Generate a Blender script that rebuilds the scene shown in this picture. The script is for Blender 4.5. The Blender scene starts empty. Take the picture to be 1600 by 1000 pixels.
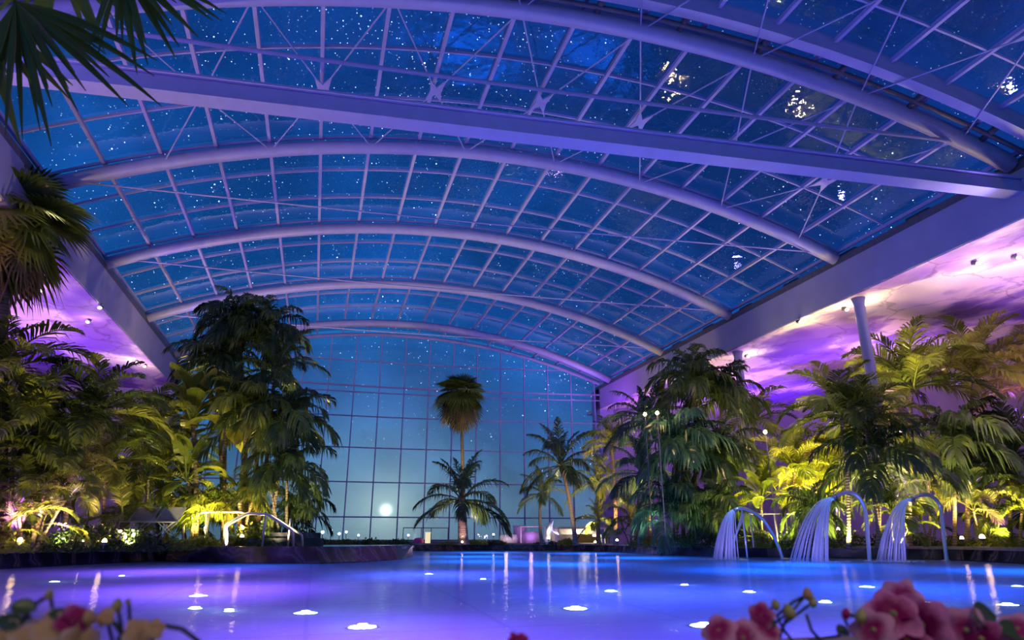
import bpy, math, random
from mathutils import Vector, Matrix
SC = bpy.context.scene
COL = SC.collection
R = math.radians
PI = math.pi

# ------------------------------------------------------------------ camera
F_PX = 1040.0
PITCH = math.atan(342.0 / F_PX)
YAW = math.atan(310.0 / math.hypot(F_PX, 342.0))
CAM_H = 0.6
cam_d = bpy.data.cameras.new('camera')
cam = bpy.data.objects.new('camera', cam_d)
COL.objects.link(cam)
cam.location = (0, 0, CAM_H)
cam.rotation_euler = (PI / 2 + PITCH, 0, -YAW)
cam_d.sensor_width = 36.0
cam_d.lens = 36.0 * F_PX / 1600.0
cam_d.clip_end = 1500
cam_d.dof.use_dof = True
cam_d.dof.focus_distance = 18.0
cam_d.dof.aperture_fstop = 3.2
SC.camera = cam

SC.view_settings.view_transform = 'Standard'
SC.view_settings.look = 'None'
SC.view_settings.gamma = 1
SC.view_settings.use_curve_mapping = False
SC.view_settings.exposure = 0.0
SC.cycles.use_denoising = True
SC.cycles.max_bounces = 8
SC.cycles.diffuse_bounces = 3
SC.cycles.glossy_bounces = 3
SC.cycles.transparent_max_bounces = 32
SC.cycles.transmission_bounces = 4
SC.cycles.caustics_reflective = True
SC.cycles.caustics_refractive = True
SC.cycles.blur_glossy = 1.0
SC.cycles.sample_clamp_indirect = 4.0

# the photographer's own measuring frame: pixel of the 1600x1000 picture -> point of the hall
_f = Vector((math.sin(YAW) * math.cos(PITCH), math.cos(YAW) * math.cos(PITCH), math.sin(PITCH)))
_r = Vector((math.cos(YAW), -math.sin(YAW), 0))
_u = _r.cross(_f)
_c = Vector((0, 0, CAM_H))
def ray(x, y): return _f + _r * ((x - 800) / F_PX) - _u * ((y - 500) / F_PX)
def at_z(x, y, z):
    d = ray(x, y); return _c + d * ((z - CAM_H) / d.z)
def at_y(x, y, Y):
    d = ray(x, y); return _c + d * (Y / d.y)
def mpp(p): return (Vector(p) - _c).dot(_f) / F_PX        # metres per pixel at a point

# ------------------------------------------------------------------ world: night sky with painted light specks and a misty glow
W = bpy.data.worlds.new('night_sky'); SC.world = W; W.use_nodes = True
nt = W.node_tree; nt.nodes.clear()
def N(t, **k):
    n = nt.nodes.new(t)
    for a, b in k.items(): setattr(n, a, b)
    return n
def L(a, b): nt.links.new(a, b)
def MATH(op, a, b=None, clamp=False):
    n = N('ShaderNodeMath', operation=op, use_clamp=clamp)
    for i, v in enumerate((a, b)):
        if v is None: continue
        if hasattr(v, 'is_output'): L(v, n.inputs[i])
        else: n.inputs[i].default_value = v
    return n.outputs[0]
def ramp(fac, stops, interp='LINEAR'):
    n = N('ShaderNodeValToRGB'); n.color_ramp.interpolation = interp
    e = n.color_ramp.elements
    while len(e) > len(stops): e.remove(e[-1])
    while len(e) < len(stops): e.new(0.5)
    for i, (p, c) in enumerate(stops):
        e[i].position = p
        e[i].color = (c, c, c, 1) if isinstance(c, (int, float)) else (*c, 1)
    if fac is not None: L(fac, n.inputs[0])
    return n.outputs[0]
def ADDC(a, b, fac=1.0, mode='ADD'):
    n = N('ShaderNodeMix', data_type='RGBA', blend_type=mode); n.inputs[0].default_value = fac if not hasattr(fac, 'is_output') else 1
    if hasattr(fac, 'is_output'): L(fac, n.inputs[0])
    for s, v in ((6, a), (7, b)):
        if hasattr(v, 'is_output'): L(v, n.inputs[s])
        else: n.inputs[s].default_value = (*v, 1)
    return n.outputs[2]
tc = N('ShaderNodeTexCoord'); dirv = tc.outputs['Generated']
sep = N('ShaderNodeSeparateXYZ'); L(dirv, sep.inputs[0])
base = ramp(sep.outputs[2], [(0.0, (.10, .21, .30)), (.05, (.12, .27, .40)), (.12, (.055, .20, .42)), (.2, (.022, .15, .44)), (.35, (.008, .12, .45)), (.6, (.004, .062, .31)), (1.0, (.002, .02, .13))])
nz = N('ShaderNodeTexNoise'); nz.inputs['Scale'].default_value = 4.5; nz.inputs['Detail'].default_value = 5
L(dirv, nz.inputs['Vector'])
neb = ramp(nz.outputs[0], [(.45, .75), (.62, 1.25), (.75, 1.7)])
col = ADDC(base, neb, mode='MULTIPLY')
azr = ramp(sep.outputs[0], [(.05, (1, 1, 1)), (.50, (.62, .50, .66)), (.8, (.5, .36, .55))])
col = ADDC(col, azr, mode='MULTIPLY')
# specks of lamps reflected in the roof glass, painted into the sky
def light_specks(scale, radius, seed_t, strength):
    mp = N('ShaderNodeMapping'); L(dirv, mp.inputs[0]); mp.inputs['Rotation'].default_value = (seed_t, .3, seed_t * 2)
    v = N('ShaderNodeTexVoronoi'); v.inputs['Scale'].default_value = scale; L(mp.outputs[0], v.inputs['Vector'])
    near = MATH('LESS_THAN', v.outputs['Distance'], radius)
    s2 = N('ShaderNodeSeparateColor'); L(v.outputs['Color'], s2.inputs[0])
    pick = MATH('POWER', s2.outputs[0], 3.0)
    return MATH('MULTIPLY', MATH('MULTIPLY', near, pick), strength)
n2 = N('ShaderNodeTexNoise'); n2.inputs['Scale'].default_value = 3.0; L(dirv, n2.inputs['Vector'])
dens = ramp(n2.outputs[0], [(.40, .18), (.66, 1.0)])
st = MATH('ADD', MATH('ADD', light_specks(140, .095, 0.4, 5.0), light_specks(210, .12, 2.1, 3.2)), light_specks(60, .055, 1.3, 11.0))
st = MATH('MULTIPLY', st, dens)
up = ramp(sep.outputs[2], [(.10, 0.0), (.2, 1.0)])
st = MATH('MULTIPLY', st, up)
stc = ADDC((.75, .9, 1.0), st, mode='MULTIPLY')
col = ADDC(col, stc)
# floodlight in mist outside, painted low into the sky as spot and halo
md = ray(603, 797).normalized()
dp = N('ShaderNodeVectorMath', operation='DOT_PRODUCT'); L(dirv, dp.inputs[0]); dp.inputs[1].default_value = md
d1 = MATH('MAXIMUM', dp.outputs['Value'], 0.0)
halo = MATH('ADD', MATH('ADD', MATH('MULTIPLY', MATH('POWER', d1, 120.0), .16), MATH('MULTIPLY', MATH('POWER', d1, 1200.0), .34)), MATH('MULTIPLY', MATH('POWER', d1, 50000.0), 3.5))
hc = ADDC((.75, .92, .72), halo, mode='MULTIPLY')
col = ADDC(col, hc)
bg = N('ShaderNodeBackground'); L(col, bg.inputs[0]); bg.inputs[1].default_value = 1.0
wo = N('ShaderNodeOutputWorld'); L(bg.outputs[0], wo.inputs[0])

# ------------------------------------------------------------------ lights of the hall
VIOLET = (.26, .09, 1.0); BLUE = (.0, .15, 1.0); WARM = (1.0, .55, .16); LILAC = (.42, .36, 1.0)
def light(name, kind, loc, power, color, target=None, size=.15, spot=100, blend=.8):
    d = bpy.data.lights.new(name, kind); o = bpy.data.objects.new(name, d); COL.objects.link(o)
    d.energy = power; d.color = color; o.location = loc
    if kind == 'AREA': d.shape = 'DISK'; d.size = size
    else: d.shadow_soft_size = size
    if kind == 'SPOT': d.spot_size = R(spot); d.spot_blend = blend
    if target is not None:
        o.rotation_euler = (Vector(target) - Vector(loc)).to_track_quat('-Z', 'Y').to_euler()
    return o
# roof wash: colour floods along both long beams and in the gardens below them
for k, Y in enumerate((5, 12, 19, 26, 33, 39.5)):
    light('roof_flood', 'SPOT', (17.2, Y, 8.8), 170, LILAC if k % 2 else (.35, .30, 1.0), (6, Y + 1, 13.5), .12, 150, .9)
    light('roof_flood', 'SPOT', (-7.7, Y, 8.8), 140, LILAC, (4, Y + 1, 13.5), .12, 150, .9)
for (X, Y) in ((-2, 30), (13, 36), (3, 8), (10, 14)):
    light('roof_wash', 'SPOT', (X, Y, .6), 1100, (.34, .33, 1.0), (X, Y, 12), .25, 120, .9)
light('corner_flood', 'SPOT', (15.5, 37.5, 6.5), 800, (.5, .06, 1.0), (17, 38.5, 11), .15, 120, .9)
# side halls: violet wash on the low ceilings
for Y in (9, 17, 25, 33):
    light('ceiling_wash', 'SPOT', (25, Y, 3.6), 2600, (.30, .07, 1.0), (24, Y + 2, 9), .3, 140, 1)
    light('ceiling_wash', 'SPOT', (-12.8, Y, 3.6), 1600, (.36, .12, 1.0), (-12, Y + 1, 9), .3, 140, 1)
for Y in (6, 14, 22, 30):
    light('ceiling_wash', 'SPOT', (21.5, Y, 4.2), 650, (1, .50, .62), (23, Y + 1, 9), .3, 150, 1)
    light('ceiling_wash', 'SPOT', (-10.6, Y, 4.2), 380, (1, .50, .62), (-11.5, Y + 1, 9), .3, 150, 1)
# added area discs under the water surface, standing in for the scattered glow
for (X, Y, c, p) in ((-3.0, 16.5, VIOLET, 230), (-1.5, 11, VIOLET, 260), (.5, 6, VIOLET, 200), (2.5, 14, (.06, .09, 1), 230), (4.5, 9, (.05, .09, 1), 230), (4.0, 4.5, (.12, .08, 1), 170), (6.5, 18, BLUE, 230),
                     (9.5, 13.5, (.0, .12, 1), 240), (8.5, 8.5, (.01, .10, 1), 210), (12.5, 16, BLUE, 230), (14.5, 11.5, BLUE, 230), (11, 23, BLUE, 240), (6, 26, BLUE, 260), (8, 33, BLUE, 300), (12, 30, BLUE, 240), (5, 21, BLUE, 200), (-1.5, 19, BLUE, 70)):
    light('pool_fill', 'AREA', (X, Y, -.06), p * .43, c, (X, Y, -2), 2.2)

# ------------------------------------------------------------------ materials
def mat(name):
    m = bpy.data.materials.new(name); m.use_nodes = True
    global nt
    nt = m.node_tree; nt.nodes.clear()
    return m
def out(sh):
    o = N('ShaderNodeOutputMaterial'); L(sh, o.inputs[0])
def bsdf(color, rough=.5, metal=0.0, spec=.5, normal=None):
    b = N('ShaderNodeBsdfPrincipled')
    if hasattr(color, 'is_output'): L(color, b.inputs['Base Color'])
    else: b.inputs['Base Color'].default_value = (*color, 1)
    b.inputs['Roughness'].default_value = rough; b.inputs['Metallic'].default_value = metal
    b.inputs['Specular IOR Level'].default_value = spec
    if normal is not None: L(normal, b.inputs['Normal'])
    return b
def noise(scale, detail=4, vec=None, coord='Object', stretch=None):
    t = N('ShaderNodeTexCoord'); v = t.outputs[coord] if vec is None else vec
    if stretch:
        mp = N('ShaderNodeMapping'); mp.inputs['Scale'].default_value = stretch; L(v, mp.inputs[0]); v = mp.outputs[0]
    n = N('ShaderNodeTexNoise'); n.inputs['Scale'].default_value = scale; n.inputs['Detail'].default_value = detail; L(v, n.inputs['Vector'])
    return n.outputs[0]
def bump(h, s, dist=.02):
    b = N('ShaderNodeBump'); b.inputs['Strength'].default_value = s; b.inputs['Distance'].default_value = dist; L(h, b.inputs['Height'])
    return b.outputs[0]
def simple(name, color, rough=.5, metal=0.0, vary=.15, scale=6, spec=.5):
    m = mat(name)
    c = ramp(noise(scale), [(.3, tuple(v * (1 - vary) for v in color)), (.7, tuple(min(1, v * (1 + vary)) for v in color))])
    out(bsdf(c, rough, metal, spec).outputs[0]); return m
def emis(name, color, strength):
    m = mat(name); e = N('ShaderNodeEmission'); e.inputs[0].default_value = (*color, 1); e.inputs[1].default_value = strength; out(e.outputs[0]); return m
M = {}
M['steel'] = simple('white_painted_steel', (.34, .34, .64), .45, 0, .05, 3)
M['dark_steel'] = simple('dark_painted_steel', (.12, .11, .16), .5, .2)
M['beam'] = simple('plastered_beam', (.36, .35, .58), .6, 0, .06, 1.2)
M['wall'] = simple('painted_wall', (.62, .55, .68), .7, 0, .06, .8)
M['chrome'] = simple('brushed_steel', (.78, .78, .82), .28, .65, .05)
M['rail'] = simple('rail_steel', (.80, .70, .62), .35, .25, .06)
M['soil'] = simple('soil', (.045, .03, .02), .95, 0, .4, 12)
M['paving'] = simple('stone_paving', (.36, .27, .22), .6, 0, .25, 3)
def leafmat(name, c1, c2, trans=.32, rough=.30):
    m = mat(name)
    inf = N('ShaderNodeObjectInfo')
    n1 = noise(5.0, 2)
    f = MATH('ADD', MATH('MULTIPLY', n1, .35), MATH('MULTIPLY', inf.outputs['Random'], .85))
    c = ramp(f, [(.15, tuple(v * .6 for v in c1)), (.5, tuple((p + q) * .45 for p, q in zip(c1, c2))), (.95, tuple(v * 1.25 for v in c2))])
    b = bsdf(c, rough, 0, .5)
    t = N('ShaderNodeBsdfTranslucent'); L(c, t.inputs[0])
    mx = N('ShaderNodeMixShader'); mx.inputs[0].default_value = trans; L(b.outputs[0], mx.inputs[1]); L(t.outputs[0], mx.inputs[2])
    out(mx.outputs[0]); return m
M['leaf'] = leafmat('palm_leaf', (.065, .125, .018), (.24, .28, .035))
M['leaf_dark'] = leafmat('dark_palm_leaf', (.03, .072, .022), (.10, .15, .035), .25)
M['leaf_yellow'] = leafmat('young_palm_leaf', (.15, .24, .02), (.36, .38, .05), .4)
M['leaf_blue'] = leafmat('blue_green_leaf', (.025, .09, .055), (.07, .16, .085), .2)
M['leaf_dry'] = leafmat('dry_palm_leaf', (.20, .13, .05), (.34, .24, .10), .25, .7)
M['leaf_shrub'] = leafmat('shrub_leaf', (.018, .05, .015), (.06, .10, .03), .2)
def bark():
    m = mat('palm_bark')
    t = N('ShaderNodeTexCoord'); w = N('ShaderNodeTexWave', wave_type='BANDS', bands_direction='Z'); w.inputs['Scale'].default_value = 3.6; w.inputs['Distortion'].default_value = 5.0
    L(t.outputs['Object'], w.inputs['Vector'])
    c = ramp(w.outputs['Fac'], [(.1, (.17, .13, .09)), (.6, (.27, .21, .15))])
    out(bsdf(c, .8, 0, .2, bump(w.outputs['Fac'], .6)).outputs[0]); return m
M['bark'] = bark()
def marble():
    m = mat('dark_veined_marble')
    n = noise(.9, 8, stretch=(1, 1, 1.6)); w = N('ShaderNodeTexWave', wave_type='BANDS', bands_direction='DIAGONAL'); w.inputs['Scale'].default_value = .7; w.inputs['Distortion'].default_value = 9; w.inputs['Detail'].default_value = 4
    t = N('ShaderNodeTexCoord'); L(t.outputs['Object'], w.inputs['Vector'])
    c = ramp(w.outputs['Fac'], [(.0, (.012, .012, .02)), (.55, (.03, .028, .045)), (.8, (.07, .05, .08)), (.92, (.15, .11, .15)), (1, (.04, .035, .05))])
    out(bsdf(c, .22, 0, .5).outputs[0]); return m
M['marble'] = marble()
def roof_glass():
    m = mat('roof_glass')
    nrm = bump(noise(1.1, 4), .38, .08)
    tr = N('ShaderNodeBsdfTransparent'); tr.inputs[0].default_value = (.82, .88, .97, 1)
    g = N('ShaderNodeBsdfGlossy'); g.inputs['Roughness'].default_value = .03; g.inputs[0].default_value = (.9, .92, 1, 1); L(nrm, g.inputs['Normal'])
    fr = N('ShaderNodeLayerWeight'); fr.inputs[0].default_value = .5
    fac = MATH('ADD', MATH('MULTIPLY', MATH('POWER', fr.outputs['Facing'], 2.5), .5), .13, True)
    mx = N('ShaderNodeMixShader'); L(fac, mx.inputs[0]); L(tr.outputs[0], mx.inputs[1]); L(g.outputs[0], mx.inputs[2])
    out(mx.outputs[0]); return m
M['glass'] = roof_glass()
def water():
    m = mat('pool_water')
    t = N('ShaderNodeTexCoord')
    a = noise(6.0, 3, stretch=(1, 1, 1)); b = noise(1.3, 2)
    h = MATH('ADD', MATH('MULTIPLY', a, .30), MATH('MULTIPLY', b, .7))
    nrm = bump(h, .28, .10)
    tr = N('ShaderNodeBsdfRefraction'); tr.inputs['IOR'].default_value = 1.33; tr.inputs['Roughness'].default_value = .03; tr.inputs[0].default_value = (.85, .93, 1, 1)
    L(bump(h, .06, .10), tr.inputs['Normal'])
    g = N('ShaderNodeBsdfGlossy'); g.inputs['Roughness'].default_value = .045; L(nrm, g.inputs['Normal'])
    fr = N('ShaderNodeLayerWeight'); fr.inputs[0].default_value = .5
    fac = MATH('ADD', MATH('MULTIPLY', MATH('POWER', fr.outputs['Facing'], 4.0), .40), .03, True)
    mx = N('ShaderNodeMixShader'); L(fac, mx.inputs[0]); L(tr.outputs[0], mx.inputs[1]); L(g.outputs[0], mx.inputs[2])
    out(mx.outputs[0]); return m
M['water'] = water()
def pool_tile():
    m = mat('pool_tile')
    t = N('ShaderNodeTexCoord'); b = N('ShaderNodeTexBrick'); b.offset = 0; b.inputs['Scale'].default_value = .55
    b.inputs['Color1'].default_value = (.72, .78, .86, 1); b.inputs['Color2'].default_value = (.66, .73, .84, 1); b.inputs['Mortar'].default_value = (.60, .66, .78, 1)
    b.inputs['Mortar Size'].default_value = .012; b.inputs['Brick Width'].default_value = 1; b.inputs['Row Height'].default_value = .6
    L(t.outputs['Object'], b.inputs['Vector'])
    out(bsdf(b.outputs[0], .4, 0, .3).outputs[0]); return m
M['tile'] = pool_tile()
def painted_projection():  # projected light pattern painted into the plaster colour as violet and pink clouds
    m = mat('plaster_with_painted_light')
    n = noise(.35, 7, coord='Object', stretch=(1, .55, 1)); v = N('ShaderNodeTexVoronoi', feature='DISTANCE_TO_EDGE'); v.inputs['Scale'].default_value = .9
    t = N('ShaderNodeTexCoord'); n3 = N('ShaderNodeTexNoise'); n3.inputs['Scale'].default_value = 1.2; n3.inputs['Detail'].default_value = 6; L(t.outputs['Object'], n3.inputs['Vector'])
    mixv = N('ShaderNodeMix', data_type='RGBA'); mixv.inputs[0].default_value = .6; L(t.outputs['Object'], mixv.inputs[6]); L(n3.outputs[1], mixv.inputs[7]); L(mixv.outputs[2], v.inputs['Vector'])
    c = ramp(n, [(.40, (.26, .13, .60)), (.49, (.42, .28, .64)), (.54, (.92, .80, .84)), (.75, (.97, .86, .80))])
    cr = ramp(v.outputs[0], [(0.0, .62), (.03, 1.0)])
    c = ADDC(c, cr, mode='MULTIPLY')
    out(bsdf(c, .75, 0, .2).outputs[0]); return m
M['painted_projection'] = painted_projection()
M['lamp_warm'] = emis('warm_lamp_glass', (1.0, .62, .25), 38)
M['lamp_white'] = emis('warm_white_lamp_glass', (1.0, .80, .55), 30)
M['lamp_pool'] = emis('underwater_lamp_glass', (.55, .85, 1.0), 26)
M['lamp_far'] = emis('distant_lamp_glass', (.7, .9, 1.0), 8)

# ------------------------------------------------------------------ mesh helpers
class MB:
    def __init__(s): s.v = []; s.f = []
    def add(s, vs, fs):
        o = len(s.v); s.v.extend([tuple(p) for p in vs]); s.f.extend([tuple(i + o for i in f) for f in fs])
    def box(s, x0, x1, y0, y1, z0, z1):
        s.add([(x0, y0, z0), (x1, y0, z0), (x1, y1, z0), (x0, y1, z0), (x0, y0, z1), (x1, y0, z1), (x1, y1, z1), (x0, y1, z1)],
              [(0, 3, 2, 1), (4, 5, 6, 7), (0, 1, 5, 4), (1, 2, 6, 5), (2, 3, 7, 6), (3, 0, 4, 7)])
    def tube(s, pts, r, n=8, caps=True, flat=None):
        pts = [Vector(p) for p in pts]; m = len(pts); rs = r if isinstance(r, (list, tuple)) else [r] * m
        vs = []; fs = []; prev = None
        for i, p in enumerate(pts):
            t = (pts[min(i + 1, m - 1)] - pts[max(i - 1, 0)]).normalized()
            if prev is None:
                a = Vector((0, 0, 1)) if abs(t.z) < .9 else Vector((0, 1, 0))
                x = t.cross(a).normalized()
            else:
                x = (prev - t * prev.dot(t)).normalized()
            prev = x; y = t.cross(x)
            for k in range(n):
                a = 2 * PI * k / n + (PI / n)
                vs.append(p + x * math.cos(a) * rs[i] + y * math.sin(a) * rs[i] * (flat or 1))
        for i in range(m - 1):
            for k in range(n):
                fs.append((i * n + k, i * n + (k + 1) % n, (i + 1) * n + (k + 1) % n, (i + 1) * n + k))
        if caps: fs.append(tuple(range(n))[::-1]); fs.append(tuple((m - 1) * n + k for k in range(n)))
        s.add(vs, fs)
    def bar(s, a, b, w, h):      # rectangular bar from a to b, width w (horizontal) and height h
        a = Vector(a); b = Vector(b); t = (b - a).normalized()
        up = Vector((0, 0, 1)) if abs(t.z) < .95 else Vector((0, 1, 0))
        x = t.cross(up).normalized() * (w / 2); y = x.cross(t).normalized() * (h / 2)
        s.add([a - x - y, a + x - y, a + x + y, a - x + y, b - x - y, b + x - y, b + x + y, b - x + y],
              [(0, 1, 2, 3), (7, 6, 5, 4), (0, 4, 5, 1), (1, 5, 6, 2), (2, 6, 7, 3), (3, 7, 4, 0)])
    def lathe(s, prof, n=16, c=(0, 0, 0)):
        vs = []; fs = []
        for (r, z) in prof:
            for k in range(n):
                a = 2 * PI * k / n; vs.append((c[0] + r * math.cos(a), c[1] + r * math.sin(a), c[2] + z))
        for i in range(len(prof) - 1):
            for k in range(n):
                fs.append((i * n + k, i * n + (k + 1) % n, (i + 1) * n + (k + 1) % n, (i + 1) * n + k))
        fs.append(tuple(range(n))[::-1]); fs.append(tuple((len(prof) - 1) * n + k for k in range(n)))
        s.add(vs, fs)
    def mesh(s, name, m, smooth=False):
        me = bpy.data.meshes.new(name); me.from_pydata(s.v, [], s.f)
        me.materials.append(m)
        if smooth: me.polygons.foreach_set('use_smooth', [True] * len(me.polygons))
        me.update(); return me
    def build(s, name, m, parent=None, loc=(0, 0, 0), smooth=False):
        return link(name, s.mesh(name, m, smooth), parent, loc)
def link(name, me, parent=None, loc=(0, 0, 0), rot=(0, 0, 0), scale=1.0):
    o = bpy.data.objects.new(name, me); COL.objects.link(o); o.location = loc; o.rotation_euler = rot
    o.scale = (scale,) * 3 if isinstance(scale, (int, float)) else scale
    if parent is not None: o.parent = parent
    return o
def tag(o, label, cat, group=None, kind=None):
    o['label'] = label; o['category'] = cat
    if group: o['group'] = group
    if kind: o['kind'] = kind
    return o
def thing(name, label, cat, loc=(0, 0, 0), rz=0, group=None):
    o = bpy.data.objects.new(name, None); COL.objects.link(o); o.location = loc; o.rotation_euler = (0, 0, rz)
    o.empty_display_size = .2
    return tag(o, label, cat, group)
def struct(o): o['kind'] = 'structure'; return o
def copy_tree(o, parent=None):
    c = o.copy(); COL.objects.link(c); c.parent = parent
    for ch in o.children: copy_tree(ch, c)
    return c

def bx_(name, m, *a, parent=None):
    b = MB(); b.box(*a); return b.build(name, m, parent)
# ------------------------------------------------------------------ the basin and the ground
DZ = .34       # deck height above the water
def zpt(x, y): p = at_z(x, y, 0); return (p.x, p.y)
left_edge = [(-9.5, 1.5), (-9.5, 14.5), zpt(0, 886), zpt(120, 880), zpt(250, 875), zpt(330, 877), zpt(420, 878), zpt(500, 878), zpt(560, 876), zpt(630, 872), zpt(645, 868)]
pool = [*left_edge, (3.2, 27.5), (1.6, 30.5), (1.2, 36.6), (4.5, 38.2), (9.0, 39.2), (13.2, 37.6), zpt(950, 861.5), zpt(1030, 866.5), zpt(1100, 868), zpt(1200, 869.5), zpt(1340, 871), zpt(1420, 872), zpt(1500, 874), zpt(1600, 879), (17.9, 1.5)]
def fill_ring(outer, inner, z, name, m):
    import bmesh
    bm = bmesh.new()
    for loop in (outer, inner):
        vs = [bm.verts.new((x, y, z)) for x, y in loop]
        for i in range(len(vs)): bm.edges.new((vs[i], vs[(i + 1) % len(vs)]))
    bmesh.ops.triangle_fill(bm, use_beauty=True, edges=bm.edges[:], normal=(0, 0, 1))
    for f in bm.faces:
        if f.normal.z < 0: f.normal_flip()
    me = bpy.data.meshes.new(name); bm.to_mesh(me); bm.free(); me.materials.append(m)
    return link(name, me)
hall = [(-16.5, -3), (-16.5, 44), (31, 44), (31, -3)]
struct(fill_ring(hall, pool, DZ - .04, 'floor', M['soil']))
b = MB(); n = len(pool)
b.add([(x, y, z) for z in (DZ - .035, -1.4) for x, y in pool], [(i, i + n, (i + 1) % n + n, (i + 1) % n) for i in range(n)])
struct(b.build('wall_pool', M['marble']))
b = MB(); b.add([(x, y, -1.4) for x, y in pool], [tuple(range(n))])
struct(b.build('floor_pool', M['tile']))
# stone coping round the basin, following its edge
def offset_loop(pts, d, closed=True):
    o = []; n = len(pts)
    for i in range(n):
        a = Vector(pts[i - 1]) if (closed or i > 0) else Vector(pts[i]); c = Vector(pts[(i + 1) % n]) if (closed or i < n - 1) else Vector(pts[i]); t = (c - a).normalized()
        o.append((pts[i][0] - t.y * d, pts[i][1] + t.x * d))
    return o
area = sum(pool[i][0] * pool[(i + 1) % n][1] - pool[(i + 1) % n][0] * pool[i][1] for i in range(n))
sgn = 1 if area < 0 else -1
oi = offset_loop(pool, -.04 * sgn); oo = offset_loop(pool, .42 * sgn)
b = MB()
b.add([(x, y, z) for z in (DZ - .05, DZ + .03) for lp in (oi, oo) for x, y in lp],
      [f for i in range(n) for j in [(i + 1) % n] for f in ((i, j, n + j, n + i), (2 * n + i, 3 * n + i, 3 * n + j, 2 * n + j), (i, 2 * n + i, 2 * n + j, j), (n + i, n + j, 3 * n + j, 3 * n + i))])
struct(b.build('trim_1', M['paving']))
b = MB(); b.add([(x, y, 0) for x, y in pool], [tuple(range(n)) if area > 0 else tuple(range(n))[::-1]])
struct(bx_('floor_terrace', M['paving'], -9.5, -4.6, 20.9, 25.5, DZ - .06, DZ + .30))
wb = b
w = wb.build('water', M['water']); tag(w, 'still blue and violet water filling the swimming pool', 'water', kind='stuff')

# ------------------------------------------------------------------ building shell
XL, XR, ZS = -8.5, 18.0, 10.6
HW = (XR - XL) / 2; XM = (XL + XR) / 2
def arc_pt(t, yl, yr, s=2.8, dz=0.0, dr=0.0):
    Rr = (HW * HW + s * s) / (2 * s); a = math.asin(HW / Rr) * (-1 + 2 * t)
    x = XM + (Rr + dr) * math.sin(a); z = ZS + s - Rr + (Rr + dr) * math.cos(a) + dz
    return Vector((x, yl + (yr - yl) * t, z))
AR = [(-1.4, -3.2), (6.9, 4.9), (14.0, 12.0), (20.7, 18.9), (26.8, 25.9), (33.7, 32.6), (40.4, 39.8), (43.2, 42.6)]
tn = 2
def trim(o):
    global tn
    o.name = 'trim_%d' % tn; tn += 1; struct(o); return o
def bx(name, m, *a, parent=None):
    b = MB(); b.box(*a); return b.build(name, m, parent)
NB = 17
for k, (yl, yr) in enumerate(AR[:-1]):
    if k == 0: continue
    b = MB(); r = .23
    b.tube([arc_pt(i / 48, yl, yr) for i in range(49)], r, 12)
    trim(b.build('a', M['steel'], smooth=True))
    # thin tie rod
    if k in (2, 3, 4, 5):
        b = MB(); p0 = arc_pt(0.02, yl, yr); p1 = arc_pt(.98, yl, yr)
        q = [p0.lerp(p1, i / 16) + Vector((0, 0, -.10 * math.sin(PI * i / 16) + (.35 if k == 2 else 0))) for i in range(17)]
        b.tube(q, .055 if k == 2 else .03, 6)
        trim(b.build('a', M['steel'], smooth=True))
# edge member of the sliding roof beside the third arch: dark box with pipe hangers
b = MB()
pts = [arc_pt(i / 48, 13.3, 11.0, dz=.25) for i in range(49)]
for i in range(48): b.bar(pts[i], pts[i + 1] + (pts[i + 1] - pts[i]) * .02, .30, .50)
trim(b.build('a', M['steel']))
b = MB(); pts = [arc_pt(i / 48, 13.7, 11.55, dz=.12) for i in range(49)]
b.tube(pts, .07, 8)
for i in range(2, 47, 4): b.tube([pts[i] + Vector((0, -.25, .1)), pts[i] + Vector((0, .3, -.02))], .09, 8)
trim(b.build('a', M['dark_steel'], smooth=True))
# thick straight tie beam under the third arch
b = MB(); b.bar((XL - .2, 13.9, 9.72), (XR + .3, 12.05, 9.86), .46, .36); b.bar((XL - .2, 13.85, 9.94), (XR + .3, 12.0, 10.08), .56, .05)
trim(b.build('a', M['steel']))
# glass roof with purlins and glazing bars
roof = struct(bpy.data.objects.new('ceiling', None)); COL.objects.link(roof)
NT = 51
b = MB(); vs = []
Y0 = AR[0]; Y1 = AR[-1]
rows = AR
for (yl, yr) in rows:
    for i in range(NT + 1): vs.append(arc_pt(i / NT, yl, yr, dr=.42))
b.add(vs, [(j * (NT + 1) + i, j * (NT + 1) + i + 1, (j + 1) * (NT + 1) + i + 1, (j + 1) * (NT + 1) + i) for j in range(len(rows) - 1) for i in range(NT)])
b.build('roof_glass', M['glass'], roof)
for i in range(0, NB + 1):
    b = MB(); t = i / NB
    for j in range(len(rows) - 1):
        b.bar(arc_pt(t, *rows[j], dr=.34), arc_pt(t, *rows[j + 1], dr=.34), .10, .12)
    b.build('purlin', M['steel'], roof)
for j in range(len(rows) - 1):
    for q in (0, 1, 2):
        if j == len(rows) - 2 and q == 0: continue
        f = q / 3
        yl = rows[j][0] * (1 - f) + rows[j + 1][0] * f; yr = rows[j][1] * (1 - f) + rows[j + 1][1] * f
        b = MB()
        p = [arc_pt(i / NT, yl, yr, dr=.37) for i in range(NT + 1)]
        for i in range(NT): b.bar(p[i], p[i + 1], .055, .08)
        b.build('glazing_bar', M['steel'], roof)
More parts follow.
